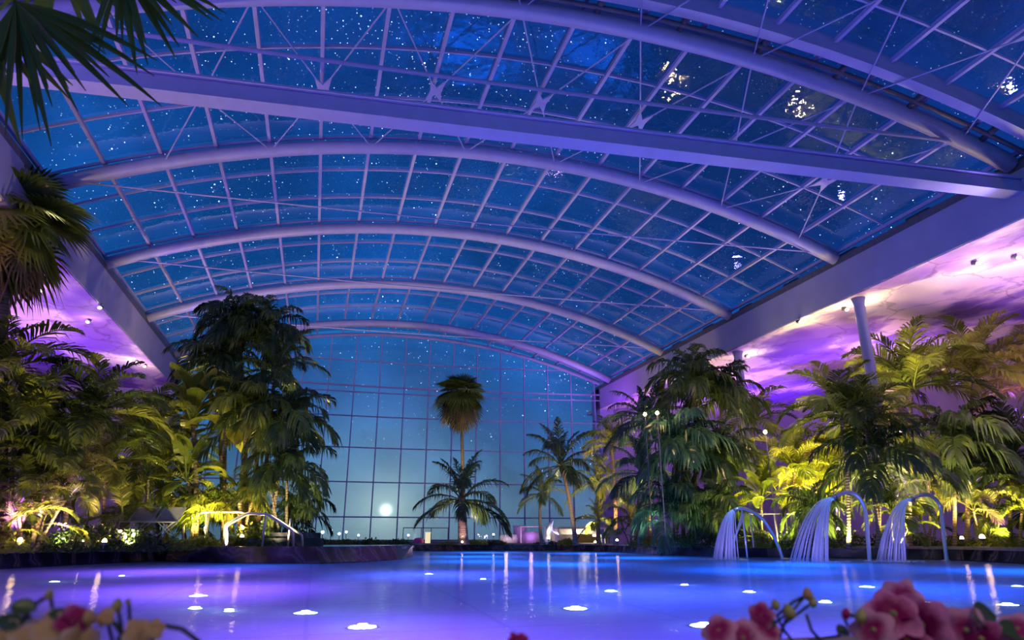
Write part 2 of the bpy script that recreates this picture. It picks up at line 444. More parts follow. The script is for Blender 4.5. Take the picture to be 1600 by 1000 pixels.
# cable crosses with star plates in the bays either side of the tie beam
for (ra, rb, ks) in ((AR[2], AR[3], range(3, 17, 2)), (AR[1], AR[2], range(3, 17, 2))):
    for k in ks:
        c4 = [arc_pt((k + sx) / NB, *rr) for sx, rr in ((-1, ra), (1, ra), (1, rb), (-1, rb))]
        cc = sum(c4, Vector()) / 4 + Vector((0, 0, -.1))
        o = MB()
        for p in c4: o.tube([p, cc.lerp(p, .08)], .022, 5)
        o = o.build('brace_cable', M['steel'], roof)
        s = MB(); ring = []
        nrm = (c4[1] - c4[0]).cross(c4[3] - c4[0]).normalized()
        for q in range(8):
            if q % 2 == 0: d = (c4[q // 2] - cc); ring.append(cc + d.normalized() * .55)
            else: ring.append(cc + ((c4[q // 2] - cc).normalized() + (c4[(q // 2 + 1) % 4] - cc).normalized()).normalized() * .16)
        s.add([p + nrm * .025 for p in ring] + [p - nrm * .025 for p in ring], [tuple(range(8)), tuple(range(15, 7, -1))] + [(i, (i + 1) % 8, 8 + (i + 1) % 8, 8 + i) for i in range(8)])
        s.build('star_plate', M['steel'], roof)
# short struts from arch to purlins
b = MB()
for k in range(1, 7):
    for i in range(1, NB): b.bar(arc_pt(i / NB, *AR[k], dr=.1), arc_pt(i / NB, *AR[k], dr=.36), .08, .08)
b.build('strut', M['steel'], roof)

# long beams, gutters, side-hall ceilings and walls
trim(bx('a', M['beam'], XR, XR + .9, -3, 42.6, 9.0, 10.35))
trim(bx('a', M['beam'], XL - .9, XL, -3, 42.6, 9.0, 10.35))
for s, X in ((1, XR), (-1, XL)):
    for (d, z, wd, h) in ((.25, 10.48, .5, .26), (.75, 10.9, .12, .12), (1.05, 10.62, .12, .5)):
        x0 = X + s * d; trim(bx('a', M['dark_steel'] if d != .75 else M['steel'], x0 - wd / 2, x0 + wd / 2, -3, 42.6, z - h / 2, z + h / 2))
    b = MB()
    for k in range(14):
        y = -1 + k * 3.2; x = X + s * .3
        b.box(min(x, x + s * .5), max(x, x + s * .5), y, y + .9, 10.6, 10.85)
    trim(b.build('a', M['dark_steel']))
bx('ceiling_side', M['painted_projection'], XR + .03, 31, -3, 44, 8.97, 9.17)['kind'] = 'structure'
bx('ceiling_side', M['painted_projection'], -16.5, XL - .03, -3, 44, 8.97, 9.17)['kind'] = 'structure'
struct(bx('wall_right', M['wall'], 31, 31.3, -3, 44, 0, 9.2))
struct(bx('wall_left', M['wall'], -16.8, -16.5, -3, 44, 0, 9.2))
struct(bx('wall_back', M['wall'], 19, 31, 42.8, 43.1, 0, 9.2))
struct(bx('wall_back', M['wall'], -16.5, -9.2, 42.8, 43.1, 0, 9.2))
struct(bx('wall_corner', M['beam'], XR, XR + 1, 41.6, 43, 0, 10.4))
struct(bx('wall_corner', M['beam'], XL - 1, XL, 41.6, 43, 0, 10.4))
# bowed glass end wall
win = struct(bpy.data.objects.new('window_1', None)); COL.objects.link(win)
def wy(x): u = (x - XM) / HW; return 42.0 + 1.1 * (1 - u * u) - .35 * u
def wtop(x):
    s = 2.8; Rr = (HW * HW + s * s) / (2 * s); return ZS + s - Rr + math.sqrt(max(0, (Rr + .2) ** 2 - (x - XM) ** 2))
xs = [XL + (XR - XL) * i / 51 for i in range(52)]
b = MB(); b.add([(x, wy(x), z) for x in xs for z in (DZ - .1, wtop(x))], [(2 * i, 2 * i + 2, 2 * i + 3, 2 * i + 1) for i in range(51)])
b.build('pane', M['glass'], win)
x = 4.86 - 1.6 * 8
while x < XR:
    if x > XL: b = MB(); b.bar((x, wy(x) - .06, DZ - .1), (x, wy(x) - .06, wtop(x)), .07, .12); b.build('mullion', M['steel'], win)
    x += 1.6
for z, h in ((1.86, .08), (3.93, .07), (6.03, .07), (8.0, .07), (9.55, .07), (9.95, .10), (.45, .1), (11.6, .06)):
    b = MB()
    for i in range(51):
        if min(wtop(xs[i]), wtop(xs[i + 1])) > z: b.bar((xs[i], wy(xs[i]) - .08, z), (xs[i + 1], wy(xs[i + 1]) - .08, z), .1, h)
    b.build('transom', M['steel'], win)
b = MB(); p = [Vector((x, wy(x) - .1, wtop(x) - .1)) for x in xs]; b.tube(p, .12, 8); b.build('arched_frame', M['steel'], win)
# columns under the right beam
for k, Y in enumerate((11.0, 18.6, 26.2, 33.8)):
    b = MB(); b.lathe([(.24, 0), (.24, .1), (.19, .12), (.19, 8.4), (.25, 8.66)], 20)
    c = b.build('column', M['steel'], None, (18.45, Y, DZ), True)
    tag(c, ['round white column nearest the camera under the right beam', 'tall round column rising behind the arched frond right of the pool jets', 'round column beside the dark tree under the right beam', 'round column farthest down the right beam near the glass wall'][k], 'column', 'columns under the right beam')
# land outside
b = MB(); b.add([(-400, 44.2, -.3), (400, 44.2, -.3), (400, 900, -.3), (-400, 900, -.3)], [(0, 1, 2, 3)])
o = b.build('ground', M['soil']); struct(o)

# ------------------------------------------------------------------ plants: leaf prototypes
rnd = random.Random(7)
def feather(e0, bend, nl=34, lw=.034, ll=.34, droop=.45, seed=0, cut=.10, ang0=62, jit=.12):
    """feather frond of unit length, base at origin, growing along +X"""
    rr = random.Random(seed); b = MB(); n = 22; pts = [Vector((0, 0, 0))]; tang = []
    side_b = rr.uniform(-.12, .12)
    for i in range(n):
        s = (i + .5) / n; e = R(e0 - bend * s ** 1.35); a = side_b * s
        d = Vector((math.cos(e) * math.cos(a), math.cos(e) * math.sin(a), math.sin(e))); tang.append(d); pts.append(pts[-1] + d / n)
    tang.append(tang[-1])
    b.tube(pts[::2], [.014 * (1 - .85 * i / (len(pts[::2]) - 1)) for i in range(len(pts[::2]))], 5)
    for j in range(nl):
        t = cut + (1 - cut) * (j + .5) / nl; i = min(n - 1, int(t * n)); fr = t * n - i
        p = pts[i].lerp(pts[i + 1], fr); T = tang[i]
        S = Vector((0, 0, 1)).cross(T).normalized(); U = T.cross(S)
        prof = math.sin(PI * min(1, (t - cut) / (1 - cut) * .88 + .14)) ** .7
        l = ll * prof * rr.uniform(.88, 1.08); ang = R(ang0 - (ang0 - 24) * t + rr.uniform(-6, 6))
        for sd in (-1, 1):
            if rr.random() < .04: continue
            d = (T * math.cos(ang) + S * sd * math.sin(ang) + U * (.28 + rr.uniform(-jit, jit))).normalized()
            dr = droop * rr.uniform(.7, 1.3)
            m1 = p + d * l * .35 + Vector((0, 0, -.02 * l)); m2 = p + d * l * .70 + Vector((0, 0, -.16 * dr * l * 2)); m3 = p + d * l * .95 + Vector((0, 0, -.5 * dr * l * 2))
            wv = (T - d * T.dot(d)).normalized(); wv = (wv * .9 + U * rr.uniform(-.5, .5)).normalized()
            h = lw / 2
            b.add([p - wv * h * .4, p + wv * h * .4, m1 - wv * h, m1 + wv * h, m2 - wv * h * .8, m2 + wv * h * .8, m3],
                  [(0, 1, 3, 2), (2, 3, 5, 4), (4, 5, 6)])
    return b
def fan(e0, seg=30, spread=290, pet=.45, droop=.5, seed=0, dry=False, lw=1.0):
    """fan leaf of unit length overall: petiole then pleated blade"""
    rr = random.Random(seed); b = MB(); e = R(e0); P = []
    for i in range(9):
        s = i / 8; a = e - R(20) * s * s; P.append(Vector((math.cos(a) * s * pet, 0, math.sin(a) * s * pet)))
    b.tube(P, [.012 - .005 * i / 8 for i in range(9)], 5)
    hub = P[-1]; T = (P[-1] - P[-2]).normalized(); S = Vector((0, 1, 0)); U = T.cross(S) * -1
    if U.z < 0: U = -U
    Rb = 1 - pet
    for k in range(seg):
        a = R(-spread / 2 + spread * (k + .5) / seg); da = R(spread / seg) / 2
        l = Rb * (.72 + .28 * math.cos(a / 1.6)) * rr.uniform(.93, 1.05)
        def pt(r, aa, up=0):
            q = hub + T * math.cos(aa) * r + S * math.sin(aa) * r + U * (up + .10 * r)
            dd = droop * max(0, r / Rb - .45) ** 1.6 * Rb
            q.z -= dd * 1.3 ; q -= (T * math.cos(aa) + S * math.sin(aa)) * dd * .35
            return q
        h = .02 * l
        jitter = rr.uniform(-.3, .3) * da
        vs = [hub, pt(l * .5, a - da * .98, -h), pt(l * .5, a, h), pt(l * .5, a + da * .98, -h),
              pt(l * .78, a - da * .42 * lw + jitter, -h), pt(l * .78, a + da * .42 * lw + jitter, -h), pt(l * 1.0, a + jitter * 2)]
        b.add(vs, [(0, 1, 2), (0, 2, 3), (1, 4, 2), (2, 4, 5), (2, 5, 3), (4, 6, 5)])
    return b
def broad(e0, bend, width=.17, pet=.28, seed=0):
    """banana-like leaf of unit length"""
    rr = random.Random(seed); b = MB(); n = 20; pts = [Vector((0, 0, 0))]; tg = []
    for i in range(n):
        s = (i + .5) / n; e = R(e0 - bend * s ** 1.6); d = Vector((math.cos(e), rr.uniform(-.02, .02), math.sin(e))).normalized(); tg.append(d); pts.append(pts[-1] + d / n)
    tg.append(tg[-1])
    b.tube(pts[::2], [.016 * (1 - .8 * i / 10) for i in range(len(pts[::2]))], 5)
    k0 = int(pet * n)
    for sd in (-1, 1):
        vs = []; fs = []
        for i in range(k0, n + 1):
            u = (i - k0) / (n - k0); wd = width * (math.sin(PI * min(1, u * .93 + .05)) ** .6) * (1 + rr.uniform(-.10, .06))
            T = tg[i]; S = Vector((0, 0, 1)).cross(T).normalized(); U = T.cross(S)
            rise = .25 - .35 * u
            for q in (0, .5, 1):
                vs.append(pts[i] + S * sd * wd * q + U * (wd * q * rise - .35 * wd * q * q + rr.uniform(-.006, .006) * q))
        m = (n + 1 - k0)
        for i in range(m - 1):
            for q in (0, 1):
                if q == 1 and rr.random() < .12: continue
                f = (i * 3 + q, i * 3 + q + 1, (i + 1) * 3 + q + 1, (i + 1) * 3 + q); fs.append(f if sd < 0 else f[::-1])
        b.add(vs, fs)
    return b
PROTO = {}
def protos(kind, matname):
    key = (kind, matname)
    if key in PROTO: return PROTO[key]
    m = M[matname]; out_ = []
    if kind == 'feather':     # areca: arching, narrow leaflets
        for k, (e, bd) in enumerate(((80, 70), (66, 88), (52, 95), (36, 92), (18, 80), (0, 62))):
            out_.append([feather(e, bd, 36, 0.024, .34, .40, 10 * k + v).mesh('frond_mesh', m) for v in range(2)])
    elif kind == 'coconut':
        for k, (e, bd) in enumerate(((84, 45), (66, 70), (46, 84), (26, 82), (6, 70), (-14, 55))):
            out_.append([feather(e, bd, 40, .022, .27, .75, 100 + 10 * k + v, .14, 58, .1).mesh('frond_mesh', m) for v in range(2)])
    elif kind == 'bushy':     # broader drooping leaflets
        for k, (e, bd) in enumerate(((82, 95), (64, 110), (46, 115), (28, 110), (8, 90), (-15, 60))):
            out_.append([feather(e, bd, 26, .040, .36, .8, 200 + 10 * k + v, .08, 66, .2).mesh('frond_mesh', m) for v in range(2)])
    elif kind == 'fan':
        for k, e in enumerate((80, 58, 36, 12, -15, -45)):
            out_.append([fan(e, 30, 285, .40, .42 + .05 * k, 300 + 10 * k + v).mesh('leaf_mesh', m) for v in range(2)])
    elif kind == 'broad':
        for k, (e, bd) in enumerate(((84, 40), (72, 75), (58, 95), (42, 100), (24, 90), (5, 70))):
            out_.append([broad(e, bd, .16, .25, 400 + 10 * k + v).mesh('leaf_mesh', m) for v in range(2)])
    PROTO[key] = out_
    return out_
def crown(parent, top, n, Lm, kind, matname, lo=0, hi=5, seed=0, az0=None, partname='frond', squash=1.0):
    rr = random.Random(seed); P = protos(kind, matname); az = rr.uniform(0, 6.28)
    for i in range(n):
        u = (i + rr.uniform(0, .6)) / n; e = min(5, int(lo + (hi - lo + .99) * u)); az += 2.39996 + rr.uniform(-.25, .25)
        s = Lm * rr.uniform(.82, 1.1) * (.85 if e == 0 else 1)
        link(partname, P[e][i % 2], parent, Vector(top) + Vector((math.cos(az), math.sin(az), 0)) * .02 * Lm - Vector((0, 0, .10 * Lm * u * squash)),
             (rr.uniform(-.12, .12), rr.uniform(-.12, .12), az), s)
def trunk(parent, base, top, r0, r1, lean=.0, seed=0, m='bark', name='trunk', n=10):
    rr = random.Random(seed); base = Vector(base); top = Vector(top); b = MB(); pts = []; rs = []
    bow = Vector((rr.uniform(-1, 1), rr.uniform(-1, 1), 0)) * lean
    for i in range(n + 1):
        u = i / n; pts.append(base.lerp(top, u) + bow * math.sin(PI * u)); rs.append((r0 + (r1 - r0) * u ** .6) * (1 + .05 * (i % 2)) * (1.25 if i == 0 else 1))
    b.tube(pts, rs, 9)
    return b.build(name, M[m], parent, smooth=True)
def palm(name, label, cat, bpx, Y, cpx, Rpx, n, kind='feather', m='leaf', r=.07, seed=1, group=None, lean=.1, extra=0, lo=0, hi=5, skirt=0, part='frond'):
    """base under picture column bpx at distance Y, crown centre at picture point cpx, frond length Rpx"""
    c = at_y(cpx[0], cpx[1], Y); g = at_y(bpx, 850, Y)
    base = Vector((g.x, Y, DZ - .04)); top = c - base
    Lm = Rpx * mpp(c)
    t = thing(name, label, cat, base, 0, group)
    trunk(t, (0, 0, 0), top, r, r * .65, lean, seed)
    crown(t, top, n, Lm, kind, m, lo, hi, seed * 13 + 5, partname=part)
    rr = random.Random(seed + 99)
    for k in range(extra):      # further stems of the same clump, shorter, with their own fronds
        a = rr.uniform(0, 6.28); hgt = rr.uniform(.35, .85); sp = Lm * .35
        tp = Vector((top.x * hgt + math.cos(a) * sp, math.sin(a) * sp * .6, top.z * hgt))
        trunk(t, (math.cos(a) * .12, math.sin(a) * .12, 0), tp, r * .7, r * .45, .05, seed + k, name='stem')
        crown(t, tp, max(4, n // 3), Lm * .8, kind, m, lo, hi, seed * 17 + k, partname=part)
    if skirt:
        crown(t, top - Vector((0, 0, Lm * .25)), skirt, Lm * .85, kind, 'leaf_dry', 4, 5, seed * 3 + 1, partname='dry_leaf')
    return t
# ------------------------------------------------------------------ plants, left bank
G_A = None
palm('fan_palm', 'big fan palm with shaggy trunk high at the left edge under the violet ceiling', 'palm', 2, 20, (8, 338), 142, 40, 'fan', 'leaf', .22, 3, lean=.1, skirt=12, part='leaf')
palm('areca_palm', 'palm arching over the left edge just below the big fan palm', 'palm', 20, 19.3, (-5, 575), 150, 18, 'feather', 'leaf', .08, 11, extra=1)
palm('areca_palm', 'violet-tinged palm at the left edge behind the first ground lamp', 'palm', 10, 18.9, (25, 680), 135, 18, 'feather', 'leaf', .07, 12, extra=2)
palm('areca_palm', 'slim palm whose fronds stand against the violet ceiling left of the long beam', 'palm', 58, 19, (52, 640), 120, 16, 'feather', 'leaf', .06, 13)
palm('areca_palm', 'tall feathery palm with upright spear under the left ceiling spotlight', 'palm', 100, 20, (146, 640), 128, 18, 'feather', 'leaf', .07, 14, lean=.2)
palm('areca_palm', 'palm clump with many lit yellow stems beside the first ground lamp', 'palm', 48, 18.8, (75, 735), 105, 16, 'feather', 'leaf', .06, 15, extra=4)
palm('areca_palm', 'drooping palm above the dark clipped hedge on the left bank', 'palm', 165, 21, (165, 725), 100, 14, 'feather', 'leaf', .06, 16, extra=2)
palm('areca_palm', 'palm with pale lit crown left of the folding loungers', 'palm', 225, 23, (215, 675), 112, 20, 'feather', 'leaf', .07, 17, extra=1)
palm('areca_palm', 'low golden palm right behind the two loungers', 'palm', 250, 24.5, (250, 755), 82, 16, 'feather', 'leaf_yellow', .05, 18, extra=1)
palm('areca_palm', 'small backlit palm low between hedge and loungers', 'palm', 185, 24, (190, 775), 75, 14, 'feather', 'leaf_yellow', .05, 19, extra=2)
palm('areca_palm', 'low palm clump at the extreme left waterline corner', 'palm', -12, 18.8, (-15, 780), 95, 14, 'feather', 'leaf', .05, 20, extra=2)
palm('areca_palm', 'palm filling the dark gap behind the left hedge, far row', 'palm', 120, 27, (115, 700), 100, 16, 'bushy', 'leaf', .06, 21, extra=2)
# the tall group left of the glass wall
palm('banana_plant', 'bright yellow-green broad-leaved plant high in front of the tall left group', 'banana plant', 306, 23.2, (300, 650), 98, 17, 'broad', 'leaf_yellow', .09, 22, part='leaf', hi=4)
palm('banana_plant', 'second bright broad-leaved plant right of the first, before the tall left group', 'banana plant', 350, 23.4, (352, 662), 96, 17, 'broad', 'leaf_yellow', .08, 122, part='leaf', hi=5)
palm('banana_plant', 'lower broad-leaved plant at the foot of the tall left group', 'banana plant', 300, 23.0, (292, 745), 85, 12, 'broad', 'leaf', .06, 23, part='leaf', hi=5)
palm('areca_palm', 'low leafy palm in front of the broad-leaved plants behind the outer handrail', 'palm', 296, 24.4, (292, 790), 62, 16, 'feather', 'leaf', .04, 123)
palm('areca_palm', 'low leafy palm just left of the orange lamp behind the handrails', 'palm', 350, 24.4, (346, 788), 66, 16, 'bushy', 'leaf', .04, 124)
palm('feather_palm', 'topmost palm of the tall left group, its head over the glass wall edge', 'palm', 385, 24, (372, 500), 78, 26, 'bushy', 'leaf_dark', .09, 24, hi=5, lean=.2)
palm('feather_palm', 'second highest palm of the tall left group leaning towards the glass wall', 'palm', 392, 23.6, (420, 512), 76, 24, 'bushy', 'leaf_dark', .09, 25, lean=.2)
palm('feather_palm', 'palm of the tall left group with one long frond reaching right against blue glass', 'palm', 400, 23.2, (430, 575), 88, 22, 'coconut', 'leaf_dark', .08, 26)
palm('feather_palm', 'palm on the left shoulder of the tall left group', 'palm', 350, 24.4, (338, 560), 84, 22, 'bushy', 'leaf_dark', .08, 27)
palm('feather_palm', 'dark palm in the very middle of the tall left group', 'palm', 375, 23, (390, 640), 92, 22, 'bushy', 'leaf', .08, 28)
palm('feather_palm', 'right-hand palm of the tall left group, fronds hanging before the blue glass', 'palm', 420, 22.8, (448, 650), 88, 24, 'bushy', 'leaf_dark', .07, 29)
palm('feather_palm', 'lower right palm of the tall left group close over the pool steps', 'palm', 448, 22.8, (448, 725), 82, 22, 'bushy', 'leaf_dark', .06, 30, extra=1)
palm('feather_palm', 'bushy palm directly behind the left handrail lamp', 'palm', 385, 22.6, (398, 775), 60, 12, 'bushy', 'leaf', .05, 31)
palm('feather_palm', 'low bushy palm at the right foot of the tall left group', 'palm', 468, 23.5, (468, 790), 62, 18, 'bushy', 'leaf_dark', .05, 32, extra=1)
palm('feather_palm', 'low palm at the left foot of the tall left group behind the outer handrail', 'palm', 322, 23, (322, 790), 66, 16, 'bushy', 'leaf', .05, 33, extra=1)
palm('feather_palm', 'narrow palm between the broad-leaved plants and the loungers', 'palm', 262, 26, (268, 700), 82, 18, 'feather', 'leaf', .05, 34, extra=1)
for k, (bx_, tx, ty, w) in enumerate(((352, 342, 600, 4), (362, 366, 610, 5), (372, 392, 560, 5), (390, 412, 590, 4))):
    pass
# plants in the middle, before the glass wall
palm('fan_palm', 'tall slender fan palm with round head standing alone before the glass wall', 'palm', 727, 38, (720, 616), 54, 34, 'fan', 'leaf', .13, 40, skirt=12, lean=.05, part='leaf')
palm('coconut_palm', 'spreading coconut palm in the centre at the foot of the tall fan palm', 'palm', 724, 36, (721, 775), 92, 17, 'coconut', 'leaf_dark', .30, 41, lean=.0)
palm('coconut_palm', 'coconut palm with leaning trunk right of the white sculpture', 'palm', 900, 33, (876, 722), 84, 20, 'coconut', 'leaf_dark', .13, 42, lean=.15)
palm('coconut_palm', 'small thin-trunked palm left of the leaning coconut palm', 'palm', 847, 34, (846, 768), 52, 12, 'coconut', 'leaf', .10, 43)
palm('coconut_palm', 'yellow-lit palm right behind the leaning coconut palm', 'palm', 935, 35.5, (935, 748), 62, 16, 'coconut', 'leaf_yellow', .13, 44)
palm('coconut_palm', 'low young palm in front of the lit lounge counter', 'palm', 938, 33, (935, 812), 48, 14, 'coconut', 'leaf', .09, 45)
palm('fan_palm', 'lit young palm with pale trunk left of the dark right group', 'palm', 962, 31, (955, 690), 60, 16, 'feather', 'leaf', .11, 46, part='leaf')
# right dark group
D = 'leaf_blue'
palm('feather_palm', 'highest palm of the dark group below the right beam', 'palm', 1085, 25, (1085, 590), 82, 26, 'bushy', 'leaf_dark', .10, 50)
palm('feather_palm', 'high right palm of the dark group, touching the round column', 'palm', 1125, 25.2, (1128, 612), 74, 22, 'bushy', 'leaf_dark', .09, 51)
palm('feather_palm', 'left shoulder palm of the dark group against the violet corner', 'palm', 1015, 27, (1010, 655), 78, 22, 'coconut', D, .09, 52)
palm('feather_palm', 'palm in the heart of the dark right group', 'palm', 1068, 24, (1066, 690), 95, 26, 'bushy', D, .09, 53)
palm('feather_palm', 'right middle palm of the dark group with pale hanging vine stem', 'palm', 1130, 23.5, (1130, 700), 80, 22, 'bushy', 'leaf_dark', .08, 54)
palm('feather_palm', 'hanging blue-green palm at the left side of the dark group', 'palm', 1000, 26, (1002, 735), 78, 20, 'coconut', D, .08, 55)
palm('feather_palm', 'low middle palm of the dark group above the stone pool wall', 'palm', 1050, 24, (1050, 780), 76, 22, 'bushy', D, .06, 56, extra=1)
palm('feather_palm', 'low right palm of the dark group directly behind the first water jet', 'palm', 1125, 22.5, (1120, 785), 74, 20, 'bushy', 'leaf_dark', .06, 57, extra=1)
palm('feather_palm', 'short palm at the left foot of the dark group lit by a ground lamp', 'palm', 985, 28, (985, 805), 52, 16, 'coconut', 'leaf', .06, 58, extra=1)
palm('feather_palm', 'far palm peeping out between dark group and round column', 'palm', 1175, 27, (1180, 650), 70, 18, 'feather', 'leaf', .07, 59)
# yellow group behind jets
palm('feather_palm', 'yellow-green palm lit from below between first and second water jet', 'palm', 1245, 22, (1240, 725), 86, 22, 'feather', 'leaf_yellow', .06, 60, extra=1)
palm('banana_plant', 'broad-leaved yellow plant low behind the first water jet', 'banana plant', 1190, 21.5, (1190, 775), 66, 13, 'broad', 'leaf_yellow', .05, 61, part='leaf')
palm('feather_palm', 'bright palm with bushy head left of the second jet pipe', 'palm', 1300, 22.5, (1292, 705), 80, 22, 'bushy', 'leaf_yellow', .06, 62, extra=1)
palm('feather_palm', 'dark low palm behind the second water jet', 'palm', 1275, 19.6, (1268, 790), 66, 18, 'bushy', 'leaf_dark', .05, 63, extra=1)
# right arecas
AG = None
palm('areca_palm', 'areca palm with lit arching frond beside the tall round column', 'palm', 1325, 17.9, (1312, 640), 108, 20, 'feather', 'leaf_yellow', .07, 70)
palm('areca_palm', 'areca palm growing right in front of the tall round column', 'palm', 1375, 17.6, (1352, 655), 98, 20, 'feather', 'leaf', .07, 170)
palm('areca_palm', 'tall areca palm right of the tall round column, head high on the violet ceiling', 'palm', 1420, 19, (1425, 595), 125, 20, 'feather', 'leaf', .08, 71, hi=4)
palm('areca_palm', 'highest areca palm near the right edge, gold-lit from below', 'palm', 1510, 18.5, (1522, 580), 128, 20, 'feather', 'leaf_yellow', .08, 72, hi=4)
palm('areca_palm', 'areca palm cut by the right edge at ceiling height', 'palm', 1605, 18, (1618, 590), 120, 18, 'feather', 'leaf_yellow', .08, 73)
palm('areca_palm', 'areca palm with broad dark head in the middle of the right bank', 'palm', 1370, 17.7, (1370, 715), 112, 22, 'bushy', 'leaf_dark', .07, 74)
palm('areca_palm', 'dark arching areca palm in front of the highest gold-lit one', 'palm', 1490, 18.5, (1492, 690), 118, 22, 'bushy', 'leaf_dark', .07, 75)
palm('areca_palm', 'dark areca palm at the right edge with violet-lit fronds', 'palm', 1580, 18, (1582, 700), 112, 22, 'feather', 'leaf_dark', .07, 76)
palm('areca_palm', 'areca clump with violet-lit stems above the third jet pipe', 'palm', 1450, 19.2, (1448, 745), 84, 16, 'feather', 'leaf', .06, 77, extra=2)
palm('areca_palm', 'areca clump with gold stems behind the twin ground lamps', 'palm', 1535, 18.2, (1530, 770), 80, 16, 'feather', 'leaf', .06, 78, extra=4)
palm('areca_palm', 'areca clump with leaning stems at the right edge of the bank', 'palm', 1592, 17.6, (1600, 775), 88, 16, 'feather', 'leaf', .06, 79, extra=3)
palm('areca_palm', 'low areca palm between second and third jet pipe', 'palm', 1395, 17.6, (1393, 790), 72, 16, 'feather', 'leaf', .05, 80, extra=1)
palm('areca_palm', 'shadowy palm far behind the right bank between column and tall areca', 'palm', 1370, 26, (1372, 620), 80, 16, 'bushy', 'leaf', .07, 81)
# near fan palm leaning in over the camera from the left
t = thing('fan_palm', 'near fan palm whose long dark leaves hang into the top left corner', 'palm', (-5.2, 3.4, DZ - .04))
pa = at_y(28, 0, 3.4); pb = at_y(190, -62, 3.5); pc = at_y(-120, 30, 3.6)
hubw = Vector((-4.4, 3.3, 5.4)); base = Vector((-5.2, 3.4, DZ - .04))
trunk(t, (0, 0, 0), hubw - base, .17, .13, .1, 5)
def hanging_leaf(parent, hub, ax, Lb, seg, spread, seed, m):
    """blade whose pleats hang from hub around axis ax (unit vector, mostly downwards)"""
    rr = random.Random(seed); b = MB(); ax = Vector(ax).normalized(); S = ax.cross(_f).normalized(); Nn = S.cross(ax)
    P = [hubw.lerp(hub, i / 8) + Vector((0, 0, .35 * math.sin(PI * i / 8))) for i in range(9)]
    b.tube([p - base for p in P], .012, 6)
    wk = 2.1
    for k in range(seg):
        a = R(-spread / 2 + spread * (k + .5) / seg); l = Lb * rr.uniform(.72, 1.08); da = R(spread / seg) * .5
        dirv_ = (ax * math.cos(a) + S * math.sin(a) + Nn * rr.uniform(-.22, .22)).normalized(); wv = dirv_.cross(Nn).normalized()
        st_ = []
        for q in range(9):
            u = q / 8; wd = l * da * min(u, .30) * wk * (1 - max(0, (u - .35) / .65) ** 1.7) + .002
            p = hub - base + dirv_ * l * u + Vector((0, 0, -.22 * l * u * u * (1 - abs(dirv_.z))))
            st_ += [p - wv * wd, p + Nn * wd * .35, p + wv * wd]
        fs = []
        for q in range(8):
            fs += [(q * 3, q * 3 + 1, q * 3 + 4, q * 3 + 3), (q * 3 + 1, q * 3 + 2, q * 3 + 5, q * 3 + 4)]
        b.add(st_, fs)
    b.build('leaf', M[m], parent)
k_ = mpp(pa)
dn = lambda x0, y0, x1, y1, Y: (at_y(x1, y1, Y) - at_y(x0, y0, Y)).normalized()
hanging_leaf(t, at_y(24, 2, 3.4), dn(24, 2, 75, 150, 3.4), 250 * k_, 24, 100, 1, 'leaf')
hanging_leaf(t, at_y(-30, 20, 3.6), dn(-30, 20, -20, 150, 3.6), 230 * k_, 14, 90, 2, 'leaf')
hanging_leaf(t, at_y(185, -60, 3.3), dn(185, -60, 245, 60, 3.3), 185 * k_, 16, 95, 3, 'leaf')
hanging_leaf(t, at_y(90, -75, 3.7), dn(90, -75, 110, 60, 3.7), 200 * k_, 14, 110, 4, 'leaf')
light('garden_light', 'SPOT', (-3.2, 1.6, .5), 260, (1, .72, .35), hubw + Vector((.8, .3, 0)), .1, 70, .8)  # added warm spot to brighten the hanging leaves, no fixture
crown(t, hubw - base, 10, 1.2, 'fan', 'leaf', 0, 5, 77, partname='leaf')

# ------------------------------------------------------------------ shrubs and hedges
def leaf_cluster(n, rx, ry, rz, size, seed):
    rr = random.Random(seed); b = MB()
    for i in range(n):
        a = rr.uniform(0, 2 * PI); ph = math.acos(rr.uniform(-.15, 1)); q = rr.uniform(.55, 1.0) + .12 * math.sin(5 * a)
        p = Vector((math.cos(a) * math.sin(ph) * rx * q, math.sin(a) * math.sin(ph) * ry * q, max(.02, math.cos(ph) * rz * q)))
        d = Vector((rr.uniform(-1, 1), rr.uniform(-1, 1), rr.uniform(-.3, 1))).normalized(); s = d.cross(Vector((rr.uniform(-1, 1), rr.uniform(-1, 1), rr.uniform(-1, 1)))).normalized()
        l = size * rr.uniform(.7, 1.3); w = l * .32; u = d.cross(s)
        b.add([p, p + d * l * .45 + s * w + u * w * .3, p + d * l, p + d * l * .45 - s * w + u * w * .3, p + d * l * .5], [(0, 1, 4), (1, 2, 4), (2, 3, 4), (3, 0, 4)])
    return b
def shrub(label, px, Y, wpx, toppx, m='leaf_shrub', n=900, size=.09, seed=0, depth=.7, flowers=None):
    p = at_y(px, 850, Y); k = mpp(p); z = at_y(px, toppx, Y).z
    t = thing('shrub', label, 'shrub', (p.x, Y, DZ - .04))
    b = MB(); rr = random.Random(seed)
    for i in range(5):
        a = rr.uniform(0, 6.28); b.tube([(0, 0, 0), (math.cos(a) * wpx * k * .2, math.sin(a) * .2, (z - DZ) * .7)], .012, 5)
    b.build('branches', M['bark'], t)
    leaf_cluster(n, wpx * k / 2, depth, z - DZ + .04, size, seed).build('foliage', M[m], t)
    if flowers:
        fb = MB()
        for i in range(flowers[1]):
            a = rr.uniform(PI, 2 * PI); q = rr.uniform(.3, .9); c = Vector((math.cos(a) * wpx * k / 2 * q, math.sin(a) * depth * .8, (z - DZ) * rr.uniform(.4, .95)))
            for j in range(5):
                e = j * 2 * PI / 5; d = Vector((math.cos(e), -.2, math.sin(e))) * .05; s = Vector((-math.sin(e), 0, math.cos(e))) * .022
                fb.add([c, c + d * .6 + s, c + d, c + d * .6 - s], [(0, 1, 2, 3)])
        fb.build('flowers', M[flowers[0]], t)
    return t
M['petal_white'] = simple('white_petal', (.42, .38, .34), .6)
